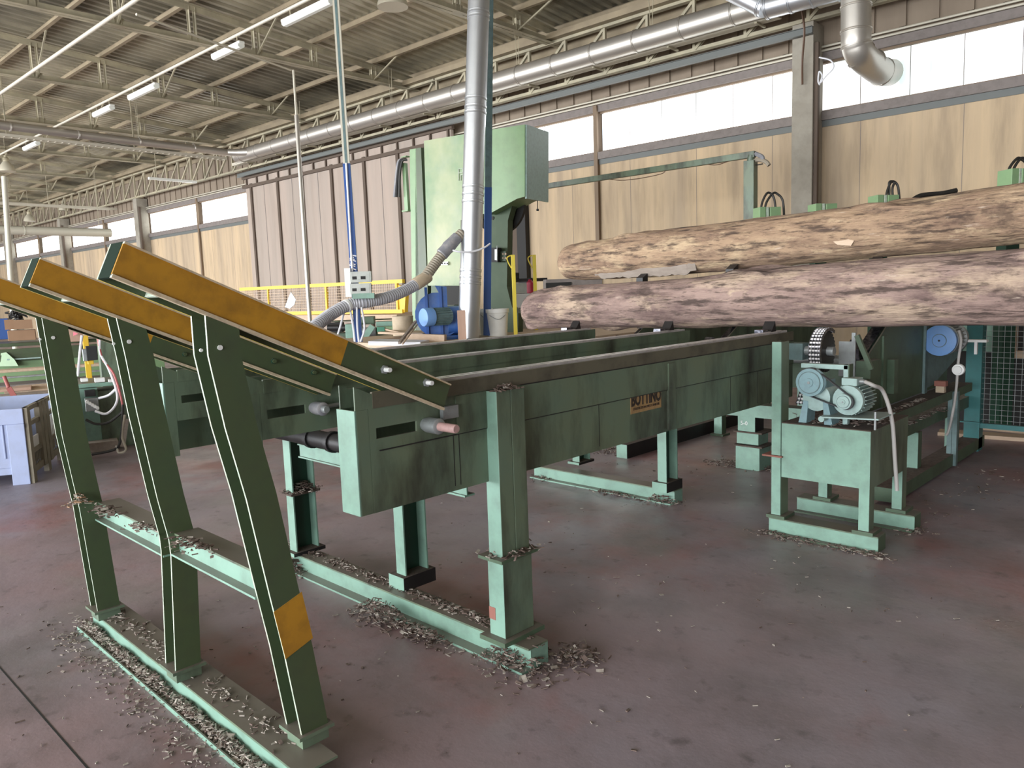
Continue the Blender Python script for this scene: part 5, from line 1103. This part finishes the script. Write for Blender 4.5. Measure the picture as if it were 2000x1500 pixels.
# loose cable looped beside the concrete column
cw_ = []
for px, py in ((1600, 112), (1622, 118), (1628, 132), (1612, 150), (1602, 162), (1606, 148), (1600, 140), (1598, 158), (1601, 166)): cw_.append(BM @ bY(px, py, 12.5))
b = B(); b.tube(cw_, 0.012, 'cable_white', n=6); b.build('looped_cable', smooth=True, label='white cable looped beside the right concrete column at the high window', cat='cable')
b = B(); b.tube([BM @ bY(1566, 18, 12.35), BM @ bY(1571, 60, 12.35), BM @ bY(1567, 120, 12.5), BM @ bY(1567, 165, 12.52)], 0.018, 'cable_brown', n=6); b.build('column_cable', smooth=True, label='brown cable running down the face of the right concrete column', cat='cable')
# green cable gantry
ga = thing('cable_gantry', onY(1464, 430, 9.5), 'slim green cable gantry arm on a post right of the band saw', 'gantry')
n_ = BM @ Y_; PG = W(1464, 300, 10.5)
def gp(px, py): return hit(px, py, PG, n_)
p, q = gp(1060, 365), gp(1475, 301); b = B(); b.frame((p+q)/2, (q-p, n_, (q-p).cross(n_)), ((q-p).length, 0.07, 0.085), 'green'); b.build('gantry_arm', parent=ga, bevel=0.004)
q = gp(1466, 314); p = V((q.x, q.y, 0)); b = B(); b.frame((p+q)/2, (X_, Y_, q-p), (0.15, 0.12, (q-p).length), 'green'); b.build('gantry_post', parent=ga, bevel=0.004)
b = B(); b.cyl(gp(1466, 314), gp(1468, 303), 0.05, 'green'); b.build('pivot', parent=ga)
b = B(); b.tube([gp(1475, 300), gp(1488, 306), gp(1490, 312)], 0.03, 'hose_tape'); b.tube([gp(1464, 318), gp(1482, 312), gp(1496, 316), gp(1502, 323)], 0.028, 'hose_tan'); b.tube([gp(1464, 320), gp(1478, 322), gp(1490, 320)], 0.008, 'cable_black'); b.build('cable_bundle', parent=ga, smooth=True)
b = B(); b.tube([gp(1170, 347), gp(1220, 352), gp(1290, 340), gp(1300, 328)], 0.006, 'cable_brown'); b.tube([gp(1370, 318), gp(1400, 322), gp(1440, 308)], 0.006, 'cable_brown'); b.build('slack_cable', parent=ga, smooth=True)
# clamp heads with hydraulic hoses behind the logs
for k, (px, py, hoses) in enumerate(((1500, 408, ((1485, 1516), (1493, 1532))), (1608, 402, ()), (1727, 386, ((1729, 1758), (1734, 1746))), (1985, 340, ((1968, 2010), (1977, 2016))))):
    lab = ['clamp head with two hose loops right of the green gantry post', 'clamp head without hoses below the concrete column', 'clamp head with hose loops above the middle of the upper log', 'clamp head at the right edge with black hose loops'][k]
    d = [9.2, 9.0, 8.8, 7.6][k]
    t = thing('clamp_head', W(px, py+40, d), lab, 'clamp')
    for s, w_, m_ in ((-17, 0.075, 'green_saw'), (-7, 0.03, 'edge_pale'), (8, 0.13, 'green_saw')):
        c = W(px+s, py+26, d); b = B(); b.frame(c, (S2_, F2, Z_), (w_, 0.2, 0.34), m_); b.build('clamp_block', parent=t, bevel=0.004)
    c = W(px-5, py+60, d)-F2*0.06; b = B(); b.frame(V((c.x, c.y, c.z/2)), (S2_, F2, Z_), (0.14, 0.14, c.z), 'green_deep'); b.build('clamp_post', parent=t)
    for a, c in hoses:
        h = 44; b = B(); b.tube([W(a, py+18, d), W(a+3, py-10, d), W((a+c)/2-3, py-h+14, d), W((a+c)/2+6, py-h+15, d), W(c-3, py-15, d), W(c, py+28, d)], 0.014, 'cable_black', n=8); b.build('hydraulic_hose', parent=t, smooth=True)
b = B(); b.tube([W(1780, 392, 9), W(1800, 382, 9), W(1840, 378, 9), W(1868, 372, 9)], 0.03, 'cable_black'); b.build('hose_bundle', smooth=True, label='dark hose bundle just above the upper log at the right', cat='hose')

# ================================================================== LEFT BACKGROUND
# plastic crate bin
cb = thing('plastic_bin', (-9.0, 2.3, 0), 'large pale blue plastic pallet bin with slatted sides at the left edge', 'bin')
c0 = V((-8.33, 1.80, 0)); Hb = 0.70; ux = V((-0.55, -1, 0)).normalized() if 0 else None
E1 = onZ(60, 934, 0.05); E2 = onZ(128, 878, 0.05); E2.z = E1.z = 0
uy = (E2-E1).normalized(); ux = V((-uy.y, uy.x, 0)); 
if ux.dot(RT) > 0: ux = -ux
LW, LD = 1.0, 1.2
def bp(a, c_, z): return E1+ux*a+uy*c_+Z_*z
def bslab(b, a0, a1, c0_, c1, z0, z1, m): 
    b.frame(bp((a0+a1)/2, (c0_+c1)/2, (z0+z1)/2), (ux, uy, Z_), (a1-a0, c1-c0_, z1-z0), m)
b = B(); bslab(b, 0, LW, 0, 0.02, 0.16, Hb, 'crate_blue'); bslab(b, 0, LW, -0.02, 0.0, Hb-0.14, Hb, 'crate_blue'); bslab(b, 0, 0.14, -0.02, 0.02, 0.0, Hb-0.14, 'crate_blue'); bslab(b, 0.86, 1.0, -0.02, 0.02, 0.0, Hb-0.14, 'crate_blue')
for k in range(9): bslab(b, 0.17+k*0.075, 0.185+k*0.075, -0.012, 0.0, 0.25, Hb-0.14, 'crate_blue')
b.build('front_wall', parent=cb, bevel=0.004)
b = B()
for z0, z1 in ((0.08, 0.14), (0.26, 0.30), (0.52, 0.56), (0.66, 0.70)): bslab(b, -0.02, 0.015, 0, LD, z0, z1, 'crate_shade')
for c_ in (0, 0.42, 0.55, 0.68, 1.10): bslab(b, -0.03, 0.015, c_, c_+0.10, 0.0 if c_ in (0, 0.55, 1.10) else 0.08, Hb, 'crate_shade')
for k in range(6):
    for base_ in (0.12, 0.70): bslab(b, -0.005, 0.01, base_+k*0.055, base_+k*0.055+0.015, 0.14, 0.26, 'crate_shade'); 
    bslab(b, -0.005, 0.01, 0.70+k*0.06, 0.70+k*0.06+0.03, 0.30, 0.50, 'white')
bslab(b, -0.004, 0.008, 0.13, 0.40, 0.30, 0.40, 'white')
b.build('side_wall', parent=cb, label='slatted beige side in shade')
b = B(); bslab(b, LW-0.02, LW, 0, LD, 0.1, Hb, 'crate_blue'); bslab(b, 0, LW, LD-0.02, LD, 0.1, Hb, 'crate_blue'); bslab(b, 0, LW, 0, LD, 0.1, 0.16, 'crate_blue'); b.build('bin_body', parent=cb)
# table of planks behind the bin
def gbox(nm, x0, y0, x1, y1, d, depth, m, lab, cat, floor=True, bev=0.008): return pbox(nm, x0, y0, x1, y1, d, depth, m, lab, cat, zfloor=0.0 if floor else None, bev=bev)
F2o, S2o = F2, S2_
F2 = (CAM-W(120, 700, 10)); F2.z = 0; F2.normalize(); S2_ = Z_.cross(F2)
pt_ = thing('plank_table', W(50, 830, 9.4), 'pale blue bench carrying stacked planks behind the plastic bin', 'bench')
def lpart(par, nm, x0, y0, x1, y1, d, depth, m, floor=False):
    p = W(x0, y1, d); q = W(x1, y0, d); z0 = 0.0 if floor else p.z; b = B(); c = (p+q)/2; c.z = (z0+q.z)/2; b.frame(c-F2*depth/2, (S2_, F2, Z_), (abs((q-p).dot(S2_)), depth, abs(q.z-z0)), m); return b.build(nm, parent=par, bevel=0.005)
lpart(pt_, 'bench_body', -30, 776, 100, 800, 9.3, 0.8, 'crate_blue', True)
for k, (x0, y0, x1, y1, dd, ln) in enumerate(((-20, 768, 100, 776, 9.2, 0.25), (10, 760, 110, 768, 9.5, 0.3), (-30, 758, 60, 767, 9.35, 0.3), (30, 752, 112, 759, 9.75, 0.25))):
    gbox('plank', x0, y0, x1, y1, dd, ln, ['wood_grey', 'wood_pale', 'wood_pink', 'wood_pale'][k], ['lowest weathered plank on the blue bench', 'light plank on the right of the bench stack', 'short pinkish plank at the left of the bench stack', 'pale top plank lying at the back of the bench stack'][k], 'plank', False, 0.003)
b = B(); p, q = W(17, 757, 9.0), W(33, 782, 9.0); b.frame((p+q)/2, (q-p, F2, (q-p).cross(F2)), ((p-q).length, 0.05, 0.055), 'red_tool'); b.cyl(W(17, 757, 9.0), W(8, 735, 9.0), 0.02, 'red_tool'); b.build('red_clamp', label='dull red clamp lever standing on the bench with planks', cat='tool')
# roller table and green bed further back
rt = thing('roller_table', W(100, 770, 11.5), 'long grey roller table across the left background', 'machine')
lpart(rt, 'table_side', -60, 722, 300, 738, 11.6, 0.10, 'steel_grey'); lpart(rt, 'table_side', -60, 738, 300, 758, 11.7, 0.6, 'sill'); lpart(rt, 'table_lip', -60, 714, 300, 722, 11.9, 0.3, 'wood_pale')
for px in (120, 270): lpart(rt, 'table_leg', px, 758, px+14, 800, 11.8, 0.12, 'dark', True)
gb = thing('green_machine_bed', W(100, 720, 13), 'long green machine bed carrying the cardboard box', 'machine')
lpart(gb, 'bed_top', -80, 664, 330, 672, 13.2, 1.0, 'green_dark'); lpart(gb, 'bed_body', -80, 672, 330, 716, 13.1, 0.8, 'green_saw', True)
for y in (681, 692): lpart(gb, 'bed_rib', -80, y, 330, y+2, 13.05, 0.05, 'green_dark')
b = B(); b.prism([W(0, 690, 12.6), W(12, 688, 12.6), W(28, 702, 12.6), W(36, 715, 12.6), W(-20, 716, 12.6), W(-20, 690, 12.6)], -F2*0.3, 'green_saw'); b.build('curved_guard', parent=gb)
lpart(gb, 'sheet', 14, 698, 80, 703, 12.7, 0.3, 'motor_pale')
bx = thing('cardboard_box', W(45, 665, 12.8), 'open cardboard box with dark straps on the green machine bed', 'box')
lpart(bx, 'box_body', 17, 644, 68, 666, 12.8, 0.4, 'cardboard')
for x0, y0, x1, y1, dd in ((10, 624, 27, 644, 12.75), (28, 624, 62, 643, 12.75)):
    p = W(x0, y1, dd); q = W(x1, y0, dd); b = B(); b.frame((p+q)/2, (S2_, F2, Z_), (abs((q-p).dot(S2_)), 0.01, abs(q.z-p.z)), 'cardboard'); b.build('box_flap', parent=bx)
b = B(); random.seed(3)
for k in range(26):
    c = W(22+random.random()*22, 607+random.random()*16, 12.9); pts = [c+V((random.uniform(-.12, .12), random.uniform(-.1, .1), random.uniform(-.06, .06))) for _ in range(3)]; b.tube(pts, 0.012, 'dark', n=5)
b.build('strap_tangle', smooth=True, label='tangle of dark straps bulging out of the cardboard box', cat='straps')
gbox('blue_crate', -20, 622, 15, 664, 13.4, 0.5, 'blue_pole', 'dark blue crate left of the cardboard box', 'crate', False)
gbox('red_marked_box', 133, 640, 160, 668, 13.0, 0.3, 'wood_pink', 'pink box with a red arrow right of the far ramp post', 'box', False)
b = B(); b.prism([W(143, 648, 12.9), W(153, 652, 12.9), W(143, 656, 12.9)], -F2*0.01, 'red'); b.build('red_arrow', label='red arrow mark on the pink box', cat='mark')
# hydraulic unit
hu = thing('hydraulic_unit', W(205, 880, 8.8), 'grey-green hydraulic power unit with hoses between the ramp posts', 'machine')
lpart(hu, 'tank', 188, 758, 290, 868, 8.7, 0.5, 'green', True); lpart(hu, 'tank_top', 150, 746, 232, 757, 8.5, 0.7, 'green_pale_lit'); lpart(hu, 'front_tank', 150, 757, 190, 860, 8.5, 0.3, 'green_pale_lit', True)
lpart(hu, 'valve_block', 166, 762, 186, 775, 8.4, 0.1, 'dark'); lpart(hu, 'valve_block', 168, 778, 192, 804, 8.35, 0.12, 'steel_grey'); lpart(hu, 'skid', 172, 862, 232, 880, 8.45, 0.5, 'wood_grey', True)
for x0, y0, x1, y1 in ((158, 739, 172, 746), (185, 738, 205, 747), (212, 741, 224, 747)): lpart(hu, 'top_fitting', x0, y0, x1, y1, 8.5, 0.1, 'white')
b = B()
for k in range(5): p = W(170+k*5, 784+k*3, 8.3); b.cyl(p, p+F2*0.06, 0.018, 'white', n=8)
b.build('hose_fittings', parent=hu)
bs_ = thing('motor_starter', W(178, 712, 9.2), 'black starter box on a yellow stand above the hydraulic unit', 'electrical box')
lpart(bs_, 'starter_box', 170, 676, 189, 704, 9.0, 0.18, 'rubber'); lpart(bs_, 'side_grille', 163, 682, 170, 706, 9.05, 0.16, 'steel_grey'); lpart(bs_, 'stand', 172, 704, 183, 712, 9.1, 0.12, 'yellow'); lpart(bs_, 'stand_post', 166, 655, 172, 712, 9.3, 0.05, 'yellow', True)
gbox('green_cabinet', 196, 650, 240, 714, 11.0, 0.5, 'green', 'flat green cabinet just left of the middle ramp post', 'cabinet', True)
for k, (pts, m_, r) in enumerate((([(160, 655), (156, 690), (152, 735)], 'cable_white', 0.014), ([(195, 660), (196, 690), (212, 720), (228, 765), (226, 790), (208, 808), (186, 803)], 'cable_white', 0.013), ([(190, 655), (200, 700), (222, 730), (236, 775), (240, 800)], 'cable_red', 0.012),
                                  ([(168, 820), (188, 828), (214, 824), (240, 804)], 'cable_black', 0.014), ([(240, 790), (238, 840), (232, 870), (218, 880), (180, 888)], 'cable_black', 0.014), ([(244, 810), (238, 850), (246, 878), (232, 884), (228, 870)], 'hose_tan', 0.013), ([(193, 778), (212, 772), (226, 760)], 'cable_white', 0.013))):
    b = B(); b.tube([W(x, y, 8.15) for x, y in pts], r, m_, n=7); b.build('hydraulic_hose', smooth=True, label=['white hose pair hanging left of the black starter box', 'white hose looping over the hydraulic unit', 'red hose running down behind the middle post', 'black hose sagging across the green tank', 'black hose reaching the floor by the hydraulic unit', 'tan hose coiled on the floor by the hydraulic unit', 'short white hose at the valve block'][k], cat='hose')
b = B(); p, q = W(246, 818, 8.4), W(238, 872, 8.4); b.frame((p+q)/2, (q-p, F2, (q-p).cross(F2)), ((p-q).length, 0.04, 0.06), 'wood_grey'); b.build('leaning_slat', label='grey slat leaning at the foot of the hydraulic unit', cat='slat')
F2, S2_ = F2o, S2o

# ================================================================== BARK AND CHIPS
def chips(name, spots, lab, seed, m=('chip_dark', 'chip_pale'), big=0.65, pale=0.3, kind='stuff', cat='bark litter'):
    random.seed(seed); b = B()
    for (c, rx, ry, n, hgt) in spots:
        for _ in range(n):
            u, v = random.gauss(0, 0.5), random.gauss(0, 0.5)
            e = max(0, 1-(u*u+v*v)); L = random.uniform(0.012, 0.05)*big*(1.6 if random.random() < 0.08 else 1)
            p = V((c[0]+u*rx, c[1]+v*ry, c[2]+0.003+random.random()*hgt*e))
            a = random.random()*2*PI; t = random.uniform(-0.35, 0.35) if hgt > 0.012 else random.uniform(-0.06, 0.06)
            d = V((math.cos(a), math.sin(a), t)).normalized(); s = d.cross(Z_).normalized(); w_ = L*random.choice((0.08, 0.12, 0.2, 0.45)); q = s*math.cos(1)+s.cross(d)*random.uniform(-0.4, 0.4)
            b.frame(p, (d, q, d.cross(q)), (L, w_, 0.002+random.random()*0.003), m[1] if random.random() < pale else m[0])
    return b.build(name, kind=kind, label=lab, cat=cat)
chips('bark_pile', [((-4.05, 2.17, 0), 0.18, 0.10, 340, 0.09)], 'pile of shredded bark at the far front leg', 11)
chips('bark_pile', [((-3.05, 2.12, 0), 0.22, 0.08, 420, 0.10), ((-2.75, 2.13, 0), 0.25, 0.06, 300, 0.05)], 'pile of bark in front of the middle front leg', 12)
chips('bark_pile', [((-2.22, 2.22, 0), 0.20, 0.14, 520, 0.07), ((-2.05, 2.42, 0), 0.12, 0.12, 200, 0.05)], 'bark heap around the foot of the box leg', 13)
chips('bark_litter', [((x, 2.28, 0.10), 0.25, 0.04, 110, 0.012) for x in (-4.0, -3.6, -3.2, -2.8, -2.5)], 'bark litter along the top of the front floor beam', 14)
chips('bark_litter', [((x, 1.10, 0.010), 0.22, 0.035, 420, 0.03) for x in (-4.0, -3.6, -3.3, -2.9, -2.6, -2.3)]+[((x, 1.18, 0.10), 0.2, 0.05, 60, 0.008) for x in (-3.9, -3.6, -3.3, -2.8, -2.45)], 'pale shredded bark along the ramp frame floor beam', 15, pale=0.72, big=0.5)
chips('bark_litter', [((x, 1.00, 0.0), 0.3, 0.08, 120, 0.006) for x in (-4.0, -3.6, -3.2, -2.8, -2.4)], 'fine chips on the floor beside the ramp frame beam', 16, pale=0.6, big=0.4)
chips('bark_litter', [((-3.65, 1.10, 0.685), 0.12, 0.04, 90, 0.012), ((-3.25, 1.11, 0.685), 0.12, 0.04, 60, 0.01), ((-2.75, 1.10, 0.72), 0.14, 0.05, 110, 0.012)], 'bark crumbs on the ramp frame cross beam', 17)
chips('bark_litter', [((-3.88, 1.06, 0.69), 0.05, 0.04, 60, 0.05)], 'dry bark tuft at the far end of the cross beam', 21, m=('wood_grey', 'cardboard'), pale=0.5)
chips('bark_pile', [((-3.12, 4.72, 0), 0.14, 0.10, 220, 0.06), ((-3.5, 4.68, 0), 0.25, 0.05, 160, 0.02), ((-4.3, 4.75, 0), 0.15, 0.1, 160, 0.03)], 'bark scattered along the second floor beam', 18)
chips('bark_pile', [((-4.5, 5.9, 0), 0.2, 0.15, 200, 0.05), ((-3.3, 6.1, 0), 0.2, 0.12, 180, 0.03), ((-3.0, 6.1, 0), 0.12, 0.12, 120, 0.03)], 'bark around the stepped leg behind the deck', 19)
chips('bark_pile', [((-1.85, 4.85, 0.722), 0.22, 0.2, 520, 0.03)], 'bark litter on top of the drive stand', 20)
chips('bark_pile', [((x, 4.5, 0), 0.15, 0.06, 90, 0.02) for x in (-2.15, -1.95, -1.7, -1.55)]+[((-1.5, 5.1, 0), 0.1, 0.1, 80, 0.02)], 'bark along the foot of the drive stand', 22)
chips('bark_litter', [((-1.86, y, 0.50), 0.03, 0.15, 70, 0.008) for y in (5.7, 6.1, 6.5, 6.9)]+[((-1.85, y, 0.65), 0.03, 0.15, 50, 0.008) for y in (5.7, 6.0, 6.3)]+[((-1.5, y, 0), 0.3, 0.3, 30, 0.004) for y in (5.6, 6.3, 6.9)], 'bark on the lower rails of the inclined deck and the floor below', 23, pale=0.4)
chips('bark_pile', [((-2.27, 2.27, 1.187), 0.04, 0.07, 60, 0.02), ((-2.27, 2.27, 0.478), 0.09, 0.12, 120, 0.02)], 'bark caught on the collar and top of the box leg', 24)
chips('bark_pile', [((-4.02, 2.28, 0.473), 0.07, 0.10, 220, 0.05)], 'tangle of bark fibres on the far front leg collar', 25)
chips('floor_chips', [((-3.0, 3.2, 0), 1.4, 0.8, 70, 0.003), ((-1.7, 2.6, 0), 1.0, 1.2, 50, 0.003), ((-3.0, 1.65, 0), 1.0, 0.3, 80, 0.003), ((-3.6, 0.9, 0), 1.2, 0.4, 60, 0.003), ((-3.4, 5.6, 0), 1.2, 0.8, 70, 0.003), ((-1.6, 4.0, 0), 0.8, 0.8, 50, 0.003)], 'small chips scattered over the open floor', 26, big=0.45, pale=0.5)
# ================================================================== LIGHT AND CAMERA
w = bpy.data.worlds.new('sky'); S.world = w; w.use_nodes = True
bg = w.node_tree.nodes['Background']; bg.inputs[0].default_value = (0.80, 0.90, 1.0, 1); bg.inputs[1].default_value = 1.6
def area(name, loc, rot, sx, sy, pw, col):
    l = bpy.data.lights.new(name, 'AREA'); l.shape = 'RECTANGLE'; l.size = sx; l.size_y = sy; l.energy = pw; l.color = col
    o = bpy.data.objects.new(name, l); COL.objects.link(o); o.matrix_world = BM @ Matrix.LocRotScale(V(loc), rot, V((1, 1, 1))); return o
from mathutils import Euler
# daylight entering through the three open doors of the front wall
for k, (a, c) in enumerate(((-50, -31), (-29, -13), (-12, 6.5))):
    area('door_daylight', ((a+c)/2, YF+0.05, 2.65), Euler((R(90), 0, 0)), c-a, 5.0, [3600, 4200, 3000][k], (0.94, 0.97, 1.0))
cam = bpy.data.cameras.new('camera'); co = bpy.data.objects.new('camera', cam); COL.objects.link(co)
cam.sensor_fit = 'HORIZONTAL'; cam.sensor_width = 36.0; cam.lens = 36.0*FPX/2000.0; cam.clip_start = 0.05; cam.clip_end = 300
co.matrix_world = Matrix.Translation(CAM) @ Matrix((RT, UP, -FW)).transposed().to_4x4()
S.camera = co
S.view_settings.view_transform = 'Standard'; S.view_settings.look = 'None'; S.view_settings.gamma = 1.0; S.view_settings.use_curve_mapping = False
S.view_settings.exposure = 0.2
for o in bpy.data.objects:
    if '_w' in o: del o['_w']
